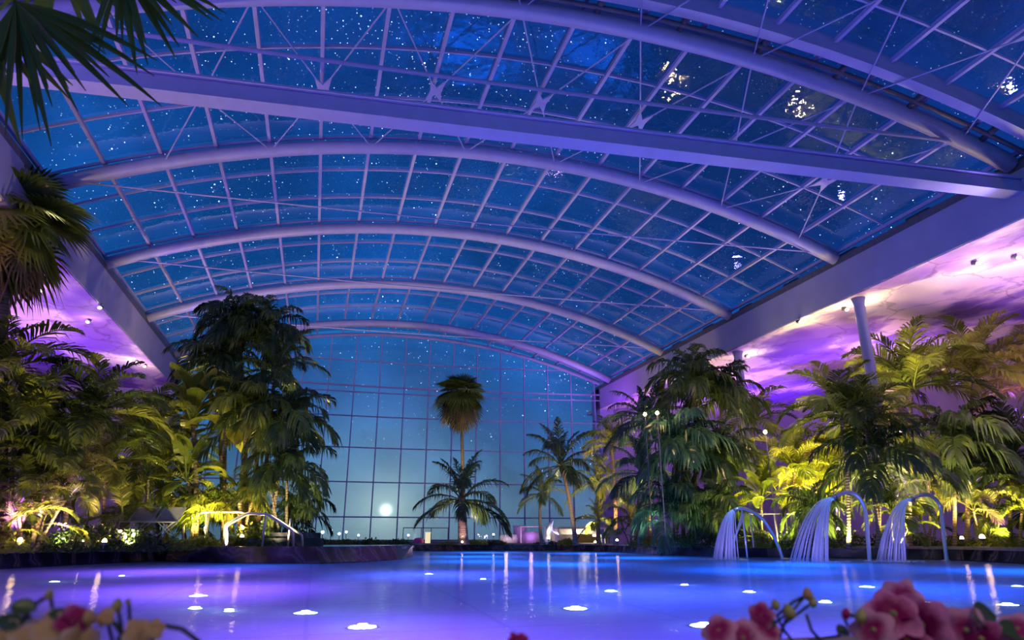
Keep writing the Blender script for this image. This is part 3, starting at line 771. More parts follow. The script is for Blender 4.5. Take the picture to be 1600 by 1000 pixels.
M['petal_red'] = simple('crimson_petal', (.55, .04, .10), .6)
shrub('dark clipped shrub at the left end of the hedge beside the lit palm stems', 108, 19.2, 80, 824, n=1100, seed=1, depth=.6)
shrub('dark clipped shrub in the middle of the left hedge above the tilted lamp', 150, 19.8, 78, 822, n=1100, seed=2, depth=.6)
shrub('dark shrub with white blossoms left of the stone platform', 205, 19.9, 85, 826, n=1100, seed=3, depth=.6, flowers=('petal_white', 12))
shrub('shrub with a few red blossoms in front of the loungers', 190, 21.5, 90, 820, 'leaf', n=700, seed=4, flowers=('petal_red', 14))
shrub('shrub overhanging the waterline just left of the dark stone platform', 228, 19.6, 60, 840, n=800, seed=5, depth=.5)
shrub('low shrub in the left corner by the first ground lamp', 18, 18.6, 70, 838, 'leaf', n=700, seed=6)
shrub('low green shrub under the folding loungers', 270, 20.9, 70, 842, 'leaf', n=700, seed=7, depth=.4)
shrub('low green shrub at the feet of the outer handrail', 315, 21.8, 70, 838, 'leaf', n=800, seed=8, depth=.5)
shrub('large-leaved shrub under the middle handrail behind the orange lamp', 395, 22.3, 90, 822, 'leaf_dark', n=900, size=.16, seed=9, depth=.6)
shrub('dark shrub at the foot of the tall left group right of the handrails', 462, 23.2, 70, 826, 'leaf_dark', n=800, size=.15, seed=10)
for i, (px, lb) in enumerate(((500, 'first tuft of the low hedge right of the handrails'), (540, 'second tuft of the low hedge behind the stone platform'), (580, 'third tuft of the low hedge below the misty glow'), (620, 'last tuft of the low hedge at the tip of the stone platform'))):
    shrub(lb, px, 28.5, 56, 843 + i % 2, 'leaf_dark', n=700, size=.10, seed=20 + i, depth=.5)
for i, (px, Y, wd, tp, m, lb) in enumerate(((700, 38.5, 32, 848, 'leaf', 'small green shrub just left of the central palm foot'), (745, 38.5, 36, 845, 'leaf_yellow', 'bright small shrub just right of the central palm foot'), (775, 38.5, 34, 846, 'leaf', 'small shrub left of the lilac tubs'),
        (855, 36.5, 40, 848, 'leaf_dark', 'dark shrub below the white sculpture'), (885, 35.2, 24, 842, 'leaf', 'spiky small shrub between sculpture and leaning trunk'), (1010, 27, 60, 838, 'leaf_yellow', 'golden shrub at the left foot of the dark group'), (1060, 23.8, 80, 832, 'leaf', 'shrub under the middle of the dark group'),
        (1120, 21.9, 80, 828, 'leaf_dark', 'dark shrub behind the first jet just over the stone wall'), (1180, 21.2, 80, 828, 'leaf', 'shrub seen through the legs of the first jet pipe'), (1250, 20.6, 90, 826, 'leaf_dark', 'dark shrub behind the second water jet'), (1320, 20.4, 80, 828, 'leaf_dark', 'dark shrub just left of the second jet pipe'),
        (1390, 19.9, 80, 828, 'leaf_dark', 'dark shrub behind the third water jet'), (1440, 19.6, 60, 834, 'leaf_dark', 'dark shrub right at the foot of the third jet pipe'), (1500, 18.8, 70, 838, 'leaf', 'low shrub left of the twin ground lamps'), (1560, 18.0, 90, 836, 'leaf', 'low shrub right of the twin ground lamps'))):
    shrub(lb, px, Y, wd, tp, m, n=800, size=.11, seed=40 + i, depth=.6)

# ------------------------------------------------------------------ garden lamps (each a small spike spotlight with its own light)
def ground_lamp(label, px, py, Y, power, aim=(0, 0, 3), color=WARM, r=.055, spot=110, glass='lamp_warm'):
    p = at_y(px, py, Y); t = thing('garden_lamp', label, 'lamp', (p.x, p.y, DZ - .04), 0, None)
    power *= 2
    h = max(.12, p.z - DZ + .04)
    b = MB(); b.tube([(0, 0, 0), (0, 0, h - .06)], .014, 8); b.lathe([(.05, 0), (.05, .02), (.014, .03)], 12); b.build('stake', M['dark_steel'], t)
    b = MB(); b.lathe([(.03, h - .09), (r * 1.05, h - .05), (r * 1.15, h)], 14); b.build('housing', M['dark_steel'], t)
    b = MB(); b.lathe([(r, h - .01), (r * .98, h + r * .6), (r * .6, h + r * 1.3), (.004, h + r * 1.6)], 14); b.build('lamp_glass', M[glass], t, smooth=True)
    a = Vector((p.x + aim[0], p.y + aim[1], p.z + aim[2]))
    light('garden_light', 'SPOT', (p.x, p.y, p.z + .14), power, color, a, .06, spot, .7)
    return t
ground_lamp('bright ground lamp at the foot of the lit stems on the far left', 31, 846, 18.2, 130, (.3, 1.2, 3))
ground_lamp('tilted ground lamp at the hedge front left of the white blossoms', 133, 846, 19.0, 70, (-1.0, 1.4, 3))
ground_lamp('round ground lamp right of the tilted one in the hedge', 163, 847, 19.3, 75, (.4, 1.5, 3))
ground_lamp('small orange lamp under the middle of the left handrail', 378, 839, 22.0, 240, (-.5, 1.5, 3), (1, .45, .12))
ground_lamp('lamp glowing on the leaf beside the outer handrail post', 322, 826, 22.4, 90, (-.3, 1.2, 3))
ground_lamp('left one of the twin ground lamps at the right waterline', 1503, 842, 17.4, 260, (-.5, 1.8, 4))
ground_lamp('right one of the twin ground lamps at the right waterline', 1535, 841, 17.4, 420, (.2, 1.4, 4), r=.08)
ground_lamp('ground lamp among the stems between second and third jet', 1310, 828, 20.6, 420, (0, 1.6, 3.5))
ground_lamp('ground lamp glowing behind the third jet', 1408, 830, 20.2, 380, (0, 1.6, 3.5))
ground_lamp('ground lamp at the left foot of the dark right group', 964, 845, 30, 520, (0, 1.0, 3))
ground_lamp('small lamp below the golden shrub of the dark group', 1033, 842, 26, 300, (.3, 1.5, 3))
ground_lamp('lamp lighting the trunk of the central coconut palm', 722, 852, 35.4, 340, (.15, .9, 3), (1, .6, .6), r=.05)
p = at_y(722, 850, 36.5); light('garden_light', 'SPOT', (p.x, 36.6, 2.6), 500, (1, .8, .35), (p.x, 38, 8), .1, 60, .8)
ground_lamp('lamp behind the dark right group towards the leaning palm', 930, 848, 33.8, 420, (0, 1.2, 4), (1, .8, .3))
# added uplights without fixtures inside the beds, and front fill along the stone edge
for k, (px, Y, pw, c, lb) in enumerate(((75, 21.5, 420, (1, .70, .16), 'unseen uplight hidden among stems behind the far left shrub'), (185, 23.0, 800, (1, .70, .16), 'unseen uplight behind the left hedge shining into the drooping palm'), (240, 26.5, 900, (1, .70, .18), 'unseen uplight on the lawn behind the loungers'),
        (310, 22.4, 380, (1, .85, .2), 'unseen uplight aimed at the bright broad-leaved plant'), (410, 25.5, 1200, (1, .7, .25), 'unseen uplight deep inside the tall left group'), (1215, 20.9, 700, (1, .88, .12), 'unseen uplight below the yellow palms behind the first jet'), (1290, 21.6, 800, (1, .88, .12), 'unseen uplight below the bushy yellow palm'),
        (1345, 19.4, 800, (1, .8, .15), 'unseen uplight beside the foot of the tall round column'), (1480, 17.9, 800, (1, .78, .18), 'unseen uplight aimed up at the highest areca palm'), (1578, 17.2, 800, (1, .78, .18), 'unseen uplight aimed up at the areca palm on the right edge'), (1100, 26.5, 500, (1, .8, .25), 'unseen uplight behind the dark right group'),
        (20, 15.0, 650, (1, .70, .2), 'unseen uplight at the foot of the big shaggy fan palm'))):
    p = at_y(px, 849, Y); light('garden_light', 'SPOT', (p.x, p.y, DZ + .15), pw * 2.2, c, (p.x, p.y + (.5 if k != 3 else .8), 4), .05, 125, .8)
for (px, Y, pw, c) in ((30, 17.9, 220, (1, .72, .3)), (90, 18.6, 260, (1, .75, .35)), (200, 19.4, 450, (1, .75, .35)), (290, 20.0, 330, (1, .85, .25)), (350, 20.6, 330, (1, .85, .25)), (430, 21.0, 420, (1, .85, .4)), (490, 22.5, 200, (.6, .9, .8)), (728, 37, 260, (1, .8, .4)), (880, 31.5, 260, (1, .8, .4)),
        (1010, 23.6, 220, (.7, .9, .7)), (1090, 21.0, 260, (.7, .9, .7)), (1180, 20.1, 500, (1, .88, .2)), (1250, 19.6, 420, (1, .88, .2)), (1330, 17.6, 600, (1, .85, .25)), (1420, 17.2, 450, (1, .8, .3)), (1500, 16.4, 600, (1, .8, .3)), (1590, 15.6, 600, (1, .8, .3))):
    p = at_y(px, 850, Y); light('garden_light', 'SPOT', (p.x, p.y, DZ + .12), pw, c, (p.x, p.y + 2.6, 4.4), .06, 105, .8)  # added front fill on the plants, no lamp stands here
for (px, py, Y, pw) in ((1455, 830, 17.6, 520), (1565, 830, 16.9, 620), (1345, 830, 19.2, 380), (12, 830, 18.3, 520), (95, 830, 18.9, 380), (1510, 815, 17.6, 420)):
    p = at_y(px, py, Y); light('violet_garden_light', 'SPOT', p, pw, (.32, .05, 1.0), p + Vector((0, .8, 3)), .08, 120, .8)
# ------------------------------------------------------------------ ceiling spotlights
def ceiling_lamp(label, px, py, power, z=9.0, twin=False):
    p = at_z(px, py, z - .22); t = thing('ceiling_spotlight', label, 'spotlight', (p.x, p.y, z), 0, None)
    b = MB(); b.lathe([(.05, -.02), (.05, 0), (.012, 0)], 12); b.tube([(0, 0, 0), (0, 0, -.1)], .015, 6); b.build('bracket', M['dark_steel'], t)
    b = MB(); b.tube([(0, .14, -.10), (0, -.02, -.17)], .07, 12); b.build('housing', M['dark_steel'], t)
    b = MB(); b.lathe([(.004, -.22), (.05, -.215), (.068, -.19), (.05, -.16)], 14, (0, -.05, .0)); b.build('lamp_glass', M['lamp_white'], t, smooth=True)
    light('spot_light', 'POINT', (p.x, p.y - .05, z - .6), power * .7, (1, .72, .42), None, .05)
for a in (('spotlight shining beside the hanging fan leaves on the left ceiling', 63, 457, 60), ('spotlight on the left ceiling above the upright palm spear', 137, 505, 60), ('left one of the far pair of spotlights on the left ceiling', 213, 568, 45), ('right one of the far pair of spotlights on the left ceiling', 226, 574, 45),
          ('weak spotlight close to the left long beam', 156, 483, 14), ('spotlight left of the tall round column on the right ceiling', 1322, 486, 50), ('spotlight right of the tall round column on the right ceiling', 1349, 478, 50), ('spotlight on the right ceiling beside the smaller round column', 1168, 559, 60),
          ('first spotlight of the right ceiling nearest the right edge', 1590, 405, 60), ('spotlight on the right ceiling above the highest areca palm', 1527, 414, 70), ('faint spotlight on the right ceiling against the long beam', 1250, 505, 20)):
    ceiling_lamp(*a)
def bare_lamp(label, px, py, Y, power):
    p = at_y(px, py, Y); t = thing('garden_lamp', label, 'lamp', (p.x, p.y, DZ - .04)); h = p.z - DZ + .04
    b = MB(); b.tube([(0, 0, 0), (0, 0, h)], .02, 8); b.build('pole', M['dark_steel'], t)
    b = MB(); b.lathe([(.02, h), (.07, h + .05), (.05, h + .12), (.01, h + .14)], 12); b.build('lamp_glass', M['lamp_warm'], t, smooth=True)
    light('garden_light', 'POINT', (p.x, p.y - .12, p.z + .2), power, (1, .62, .25), None, .06)
bare_lamp('pole lamp glowing inside the dark group below the violet corner', 1027, 648, 22.6, 60)
bare_lamp('smaller pole lamp left of the one in the dark group', 1008, 650, 23.4, 30)
bare_lamp('pole lamp lighting pale leaves between dark group and column', 1196, 678, 21, 120)

# ------------------------------------------------------------------ stone platform, steps, handrails, loungers on the left
b = MB()
plat = [zpt(255, 876), zpt(330, 878.5), zpt(420, 879.5), zpt(500, 879.5), zpt(560, 877.5), zpt(625, 873.5), zpt(645, 870), (2.9, 25.6), (-3.6, 25.6)]
top_ = [(x + (0 if i > 5 else (-.12 if i else .1)), y + .16 if i < 7 else y) for i, (x, y) in enumerate(plat)]
n = len(plat)
b.add([(x, y, -.1) for x, y in plat] + [(x, y, DZ + .06) for x, y in top_], [(i, (i + 1) % n, n + (i + 1) % n, n + i) for i in range(n)] + [tuple(range(n, 2 * n))])
o = b.build('platform', M['marble']); tag(o, 'low dark marble platform with lilac veins carrying the handrails', 'platform')
b = MB(); b.box(-1.9, 0.3, 21.9, 22.9, DZ + .06, DZ + .28); b.box(-1.6, 0.2, 22.2, 22.9, DZ + .28, DZ + .44)
o = b.build('stone_bench', M['marble']); tag(o, 'low dark stone step block under the orange lamp behind the handrails', 'step')
def handrail(label, pts, posts, Y, dY=0, ends=True):
    t = thing('handrail', label, 'handrail', (at_y(pts[0][0], 858, Y).x, Y, DZ)); bp = Vector(t.location)
    P = [at_y(x, y, Y + dY * i / (len(pts) - 1)) - bp for i, (x, y) in enumerate(pts)]
    P[0].z = 0.02; P[-1].z = max(.02, P[-1].z) if not ends else .02
    q = [P[0]]
    for i in range(1, len(P) - 1):      # rounded corners
        a = P[i] + (P[i - 1] - P[i]).normalized() * .07; c = P[i] + (P[i + 1] - P[i]).normalized() * .07
        q += [a, P[i].lerp((a + c) / 2, .5), c]
    q.append(P[-1])
    b = MB(); b.tube(q, .036, 8); b.build('rail', M['rail'], t, smooth=True)
    for (x, y0, i) in posts:
        Yp = Y + dY * i; p = at_y(x, y0, Yp) - bp
        b = MB(); b.tube([p, (p.x, p.y, .02)], .03, 8); b.build('post', M['rail'], t, smooth=True)
handrail('outer left steel handrail behind the platform next to the loungers', [(287, 843), (287, 816), (316, 800), (377, 800), (384, 804)], [(327, 801, .4)], 22.2, ends=False)
handrail('front middle steel handrail arching over the pool steps', [(354, 858), (354, 821), (387, 803), (417, 803), (458, 830), (458, 862)], [(415, 804, .6)], 20.75)
handrail('rear middle steel handrail just behind the arched front one', [(350, 858), (351, 820), (386, 801), (424, 805), (472, 836), (472, 862)], [(454, 810, .85)], 21.5)
M['mesh'] = simple('grey_lounger_fabric', (.30, .30, .38), .7)
M['alu'] = simple('light_aluminium', (.55, .52, .50), .35, .6)
def lounger(label, px, Y):
    p = at_y(px, 835, Y); t = thing('sun_lounger', label, 'sun lounger', (p.x, Y, DZ + .30), R(-4), 'folding sun loungers')
    # back panel raised, seat panel level, crossed legs; runs along local X
    def sheet(b, p0, p1, wd, th=.02):
        b.bar(p0, p1, wd, th)
    b = MB(); b.bar((-.55, -.3, .42), (.26, -.3, .41), .44, .02); b.build('seat', M['mesh'], t)
    b = MB(); b.add([(-.30, -.05, .43), (.26, -.05, .43), (.38, .22, .80), (-.18, .22, .80), (-.30, -.03, .43), (.26, -.03, .43), (.38, .25, .80), (-.18, .25, .80)], [(0, 1, 2, 3), (7, 6, 5, 4), (0, 4, 5, 1), (1, 5, 6, 2), (2, 6, 7, 3), (3, 7, 4, 0)]); b.build('backrest', M['mesh'], t)
    b = MB(); b.tube([(-.31, -.06, .43), (.27, -.06, .43), (.39, .24, .81), (-.19, .24, .81), (-.31, -.06, .43)], .016, 6); b.build('back_frame', M['alu'], t)
    b = MB(); b.tube([(-.58, -.53, .40), (.29, -.53, .40), (.29, -.06, .42), (-.58, -.06, .42), (-.58, -.53, .40)], .016, 6); b.build('seat_frame', M['alu'], t)
    for (x0, x1) in ((-.12, .28), (.28, -.12)):
        for y in (-.5, -.08):
            b = MB(); b.tube([(x0, y, .40), (x1, y, .01)], .015, 6); b.build('leg', M['alu'], t)
lounger('left one of two grey folding sun loungers with raised backs', 217, 21.6)
lounger('right one of two grey folding sun loungers, nearer the handrail', 259, 21.5)

# ------------------------------------------------------------------ fountains
def jet_material():
    m = mat('falling_water')
    t = N('ShaderNodeTexCoord')
    e = N('ShaderNodeBsdfTranslucent'); e.inputs[0].default_value = (.80, .82, 1, 1)
    d = N('ShaderNodeBsdfDiffuse'); d.inputs[0].default_value = (.85, .86, 1, 1)
    a = N('ShaderNodeMixShader'); a.inputs[0].default_value = .5; L(e.outputs[0], a.inputs[1]); L(d.outputs[0], a.inputs[2])
    tr = N('ShaderNodeBsdfTransparent')
    mx = N('ShaderNodeMixShader'); mx.inputs[0].default_value = .42; L(tr.outputs[0], mx.inputs[1]); L(a.outputs[0], mx.inputs[2])
    out(mx.outputs[0]); return m
M['jet'] = jet_material()
def fountain(label, jlabel, Y, path, posts, nozzle, fall, r=.058, seed=0):
    p0 = at_y(path[0][0], path[0][1], Y); loc = Vector((p0.x, Y, 0))
    t = thing('water_spout', label, 'water spout', loc, 0, 'steel water spouts')
    P = [at_y(x, y, Y) - loc for x, y in path]; P[0].z = -.3
    # smooth the pixel path with a Catmull-Rom pass
    q = []
    for i in range(len(P) - 1):
        a = P[max(0, i - 1)]; b_ = P[i]; c = P[i + 1]; d = P[min(len(P) - 1, i + 2)]
        for s in range(5):
            u = s / 5; q.append(.5 * ((2 * b_) + (c - a) * u + (2 * a - 5 * b_ + 4 * c - d) * u * u + (3 * b_ - a - 3 * c + d) * u ** 3))
    q.append(P[-1])
    b = MB(); b.tube(q, r, 12); b.build('pipe', M['chrome'], t, smooth=True)
    d = (q[-1] - q[-2]).normalized()
    b = MB(); b.tube([q[-1] - d * .05, q[-1] + d * .07], r * 1.25, 12); b.build('nozzle', M['dark_steel'], t, smooth=True)
    b = MB(); b.lathe([(.13, .0), (.13, .03), (r, .05)], 16, (0, 0, -.02)); b.build('flange', M['chrome'], t)
    for (x0, y0, x1, dY) in posts:
        a = at_y(x0, y0, Y) - loc; c = at_y(x1, 871, Y) - loc
        b = MB(); b.tube([a, (c.x, c.y + dY, -.3)], r * .55, 8); b.build('brace', M['chrome'], t, smooth=True)
    nz = at_y(nozzle[0], nozzle[1], Y); jo = Vector((nz.x, Y, nz.z))
    xl = at_y(fall[0], 872, Y).x - nz.x; xr = at_y(fall[1], 872, Y).x - nz.x
    rr = random.Random(seed); b = MB(); H_ = nz.z
    for i in range(30):
        f = rr.random(); xe = xl + (xr - xl) * f; ye = rr.uniform(-.35, .35); y0 = rr.uniform(-.05, .05); z0 = rr.uniform(-.04, .04)
        k = rr.uniform(.98, 1.02); vz = .05 + .12 * (1 - f)
        pts = []
        for s in range(12):
            u = s / 11; pts.append((xe * u, y0 + ye * u, z0 * (1 - u) - (H_ + vz) * u * u * k + vz * u))
        pts[-1] = (pts[-1][0], pts[-1][1], -H_ - .01)
        b.tube(pts, [.013 + .010 * (s / 11) * rr.uniform(.6, 1.2) for s in range(12)], 5)
    j = b.build('water_jet', M['jet'], None, jo); tag(j, jlabel, 'water jet', 'falling water jets')
    # splash foam where it lands
    s = MB(); rr = random.Random(seed + 5)
    for i in range(70):
        a = rr.uniform(0, 6.28); q_ = rr.random() ** .6; cx = (xl + xr) / 2 + math.cos(a) * q_ * abs(xr - xl) * .95; cy = math.sin(a) * q_ * .7; w = rr.uniform(.02, .07)
        s.lathe([(w, 0), (w * .8, w * .25), (w * .2, w * .4)], 7, (cx, cy, 0))
    s = s.build('foam', M['jet'], None, (nz.x, Y, .0)); tag(s, 'white foam where the ' + jlabel.split(' falling')[0] + ' lands', 'foam', kind='stuff')
    mid = nz.x + (xl + xr) / 2
    light('jet_light', 'SPOT', (mid - .4, Y - 1.1, 0.05), 70, (.42, .30, 1.0), (mid + .2, Y, 1.2), .05, 100, .8)
    light('jet_light', 'SPOT', (nz.x + .1, Y - .3, nz.z + .5), 40, (.25, .55, 1.0), (mid, Y, .3), .05, 70, .8)
fountain('tall steel water spout in the middle of the three, hook-shaped', 'middle water jet falling from the tallest hook-shaped spout', 16.47, [(1357, 876), (1356, 840), (1352, 800), (1347, 784), (1336, 772), (1323, 769), (1312, 772), (1304, 777)], [], (1302, 779), (1240, 1296), .055, 1)
fountain('hook-shaped steel water spout rightmost of the three', 'right water jet falling from the rightmost hook-shaped spout', 16.3, [(1478, 876), (1475, 840), (1471, 800), (1467, 787), (1457, 776), (1446, 772.5), (1434, 775), (1425, 780)], [], (1422, 781), (1372, 1414), .055, 2)
fountain('bow-shaped steel water spout with slanting braces, leftmost of the three', 'left water jet falling from the bow-shaped spout', 19.2, [(1226, 874), (1217, 856), (1206, 832), (1191, 810), (1176, 800), (1163, 795), (1155, 794), (1149, 797)], [(1159, 795, 1168, 0), (1164, 802, 1152, .9), (1160, 800, 1160, .9)], (1147, 798), (1117, 1150), .05, 3)
# thin rail over the shrubs behind the first and second jet
t = thing('handrail', 'thin straight handrail between shrubs and the first two jets', 'handrail', (at_y(1180, 850, 20).x, 20, DZ))
P = [at_y(1170, 803, 20) - t.location, at_y(1275, 803, 20) - t.location]
b = MB(); b.tube(P, .022, 8); b.build('rail', M['rail'], t)
for x in (1172, 1209, 1272):
    p = at_y(x, 803, 20) - t.location; b = MB(); b.tube([p, (p.x, p.y, 0)], .02, 8); b.build('post', M['rail'], t)

# ------------------------------------------------------------------ underwater floor lamps
names = ['nearest the left flowers', 'left of the centre below the platform', 'in the left foreground', 'brightest in the centre foreground', 'right of the centre', 'just beyond the one right of the centre', 'beside the pink flowers', 'near the far bank under the central palm', 'below the first water jet', 'below the middle water jet',
         'below the right water jet', 'at the right edge of the pool', 'far left near the bank', 'farther left near the hedge', 'in the far middle', 'far right before the stone wall', 'under the twin lamp reflections', 'low at the right edge', 'small one left of the long misty glow streak']
for k, (x, y, s) in enumerate(((310, 931, 1), (305, 951, .6), (358, 955, .5), (478, 958, 1.1), (566, 980, 1.2), (900, 951, 1.2), (955, 924, .8), (670, 897, .8), (1170, 925, .8), (1355, 917, 1), (1290, 941, .7), (1450, 943, .8), (1100, 978, 1.2), (85, 909, .7), (190, 900, .5), (755, 905, .5), (1070, 914, .6), (1575, 945, 1.0), (1590, 916, .8))):
    p = at_z(x, y, 0); p += Vector((p.x, p.y, 0)).normalized() * 1.55; t = thing('pool_lamp', 'round underwater floor lamp ' + names[k], 'pool lamp', (p.x, p.y, -1.4), 0, 'underwater pool lamps')
    rr_ = .11 * s
    b = MB(); b.lathe([(rr_ * 1.15, 0), (rr_ * 1.15, .03), (rr_, .04)], 18); b.build('rim', M['chrome'], t)
    b = MB(); b.lathe([(rr_, .03), (rr_ * .9, .05), (rr_ * .2, .06)], 18); b.build('lamp_glass', M['lamp_pool'], t)
    light('pool_lamp_glow', 'POINT', (p.x, p.y, -1.22), 5 * s, (.35, .65, 1), None, .05)

# ------------------------------------------------------------------ terrace at the glass wall
M['lilac'] = simple('lilac_fabric', (.55, .35, .70), .7)
M['pinkfab'] = simple('pink_fabric', (.65, .08, .35), .7)
M['white'] = simple('white_lacquer', (.80, .78, .76), .4)
M['yellowfab'] = simple('yellow_upholstery', (.65, .50, .08), .8)
M['wood'] = simple('dark_wood', (.14, .08, .05), .6)
def boxes(name, label, cat, items, px, Y):
    o = at_y(px, 850, Y); t = thing(name, label, cat, (o.x, Y, DZ - .04))
    for (pn, m, *a) in items:
        b = MB(); b.box(*a); b.build(pn, M[m], t)
    return t
t = boxes('bar_counter', 'lit white lounge counter with flat canopy right of the leaning palm', 'bar', [('counter', 'white', -1.4, 1.4, .6, 1.0, 0, .55), ('canopy', 'white', -1.5, 1.6, .2, 1.6, .86, .96), ('back_panel', 'white', -1.4, 1.5, 1.5, 1.6, 0, .86), ('post', 'white', -1.45, -1.38, .25, .32, 0, .86), ('post', 'white', 1.45, 1.52, .25, .32, 0, .86)], 912, 38)
p = at_y(912, 850, 38)
light('bar_light', 'AREA', (p.x + .3, 39.0, 1.12), 50, (1, .82, .55), (p.x, 39, 0), .9); light('bar_light', 'AREA', (p.x + .8, 38.2, 1.1), 25, (1, .85, .6), (p.x + .6, 39, .3), .4)
boxes('sofa', 'yellow sofa in front of the lit lounge counter', 'sofa', [('seat', 'yellowfab', -.5, .5, 0, .5, .08, .28), ('backrest', 'yellowfab', -.5, .5, .42, .55, .28, .58), ('armrest', 'yellowfab', -.58, -.5, 0, .55, .08, .42), ('armrest', 'yellowfab', .5, .58, 0, .55, .08, .42)], 918, 37.2)
boxes('side_table', 'low dark table right of the yellow sofa under the ground lamp glow', 'table', [('top', 'wood', -.35, .35, -.25, .25, .32, .36), ('leg', 'wood', -.32, -.28, -.2, -.16, 0, .32), ('leg', 'wood', .28, .32, -.2, -.16, 0, .32), ('leg', 'wood', -.32, -.28, .16, .2, 0, .32), ('leg', 'wood', .28, .32, .16, .2, 0, .32)], 942, 36)
for k, (px, Y, wd, h, m, lb) in enumerate(((795, 40, .55, .55, 'white', 'pale lit tub left of the lilac screen'), (812, 40.3, .42, 1.05, 'lilac', 'tall lilac screen between the tub and the white frame'), (829, 40, .6, .7, 'lilac', 'lilac lit drum inside the white frame'))):
    o = at_y(px, 850, Y); b = MB(); b.lathe([(wd * .9, 0), (wd, h * .5), (wd * .92, h), (wd * .8, h), (wd * .8, h - .05)] if k != 1 else [(wd, 0), (wd * .9, h * .7), (wd * .98, h)], 18)
    tag(b.build(('tub', 'screen', 'drum')[k], M[m], None, (o.x, Y, DZ - .04), True), lb, ('tub', 'screen', 'drum')[k])
light('tub_light', 'POINT', (at_y(790, 850, 39).x, 38.9, .7), 14, (1, .7, .9), None, .1)
light('tub_light', 'POINT', (at_y(829, 850, 39).x, 38.9, .8), 16, (.8, .45, 1), None, .1)
t = thing('cabana_frame', 'white open frame around the lilac drum', 'frame', (at_y(829, 850, 40).x, 39.8, DZ - .04))
for sx in (-.75, .75):
    for sy in (-.3, .8): b = MB(); b.box(sx - .03, sx + .03, sy - .03, sy + .03, 0, .95); b.build('post', M['white'], t)
b = MB(); b.box(-.8, .8, -.35, .85, .95, 1.02); b.build('top', M['white'], t)
# sculpture: slender draped white figure-like form on a rock
o = at_y(861, 850, 36); t = thing('sculpture', 'slender white sculpture beside the leaning coconut palm', 'sculpture', (o.x, 36, DZ - .04))
b = MB(); b.tube([(-.18, 0, .0), (-.15, 0, .35), (-.1, 0, .75), (.0, 0, 1.05), (.14, 0, 1.28)], [.20, .19, .17, .11, .03], 12); b.tube([(-.02, 0, .95), (.2, 0, .7), (.42, -.05, .55)], [.07, .08, .03], 8); b.build('figure', M['white'], t, smooth=True)
b = MB(); b.lathe([(.34, 0), (.30, .12), (.2, .2)], 9); b.build('plinth', M['marble'], t)
ground_lamp('small round lamp beside the white sculpture', 857, 842, 35.6, 22, (0, .4, 2), (1, .85, .6), r=.07, glass='lamp_white')
ground_lamp('small lamp shining left of the lilac tubs before the glass', 771, 836, 40, 60, (0, -.4, 2), (1, .75, .4), r=.06, glass='lamp_white')
# railing and lanterns left of the central palm
t = thing('railing', 'dark low railing by the glass left of the central palm', 'railing', (at_y(655, 850, 40).x, 40, DZ - .04))
a_ = at_y(630, 832, 40).x - t.location.x; c_ = at_y(700, 832, 40).x - t.location.x
b = MB(); b.tube([(a_, 0, .9), (c_, 0, .9)], .025, 8); b.build('rail', M['dark_steel'], t)
for u in (0, .4, .62, 1): b = MB(); b.tube([(a_ + (c_ - a_) * u, 0, 0), (a_ + (c_ - a_) * u, 0, .9)], .022, 8); b.build('post', M['dark_steel'], t)
o = at_y(654, 850, 39.5); b = MB(); b.lathe([(.22, 0), (.30, .14), (.26, .3), (.12, .36)], 14); tag(b.build('stool', M['pinkfab'], None, (o.x, 39.5, DZ - .04), True), 'round pink stool by the dark railing', 'stool')
o = at_y(668, 850, 39.3); b = MB(); b.box(-.13, .13, -.13, .13, 0, .62); b.box(-.15, .15, -.15, .15, .62, .66); M['cream'] = emis('cream_lantern_glass', (1, .85, .55), .9); tag(b.build('lantern', M['cream'], None, (o.x, 39.3, DZ - .04)), 'cream lantern column right of the pink stool', 'lantern')
# lamps of the town beyond the glass
for k, (x, y) in enumerate(((504, 834), (517, 831), (530, 836), (541, 833), (638, 838), (560, 838))):
    Yf = 150 + 14 * k; p = at_y(x, y, Yf); t = thing('street_lamp', 'tiny street lamp beyond the glass, ' + ['first', 'second', 'third', 'fourth', 'sixth, right of the misty glow', 'fifth, left of the misty glow'][k] + ' from the left trees', 'street lamp', (p.x, Yf, -.3), 0, 'street lamps beyond the glass')
    b = MB(); b.tube([(0, 0, 0), (0, 0, p.z + .3)], .09, 6); b.build('pole', M['dark_steel'], t)
    b = MB(); b.lathe([(.1, 0), (.34, .2), (.30, .5), (.05, .62)], 10, (0, 0, p.z + .3)); b.build('lamp_glass', M['lamp_far'], t)

# ------------------------------------------------------------------ flowers close to the camera
M['stem'] = simple('green_stem', (.05, .07, .03), .5)
M['bud'] = simple('yellow_green_bud', (.42, .36, .10), .5)
M['fleaf'] = simple('thick_green_leaf', (.05, .09, .02), .35)
def petal_mat(name, center, edge, rad):
    m = mat(name); t = N('ShaderNodeTexCoord'); ln = N('ShaderNodeVectorMath', operation='LENGTH'); L(t.outputs['Object'], ln.inputs[0])
    nn = noise(60, 3); f = MATH('ADD', MATH('MULTIPLY', ln.outputs['Value'], 1 / rad), MATH('MULTIPLY', MATH('SUBTRACT', nn, .5), .7))
    c = ramp(f, [(.55, center), (.82, tuple((a + b_) / 2 for a, b_ in zip(center, edge))), (1.0, edge)])
    b_ = bsdf(c, .5, 0, .3); tr = N('ShaderNodeBsdfTranslucent'); L(c, tr.inputs[0]); mx = N('ShaderNodeMixShader'); mx.inputs[0].default_value = .3
    L(b_.outputs[0], mx.inputs[1]); L(tr.outputs[0], mx.inputs[2]); out(mx.outputs[0]); return m
M['pet_mag'] = petal_mat('magenta_petal', (.34, .003, .10), (.85, .26, .46), .040)
M['pet_pink'] = petal_mat('pink_petal', (.50, .02, .16), (.85, .38, .50), .026)
M['pet_pale'] = petal_mat('pale_petal', (.75, .45, .20), (.85, .60, .58), .026)
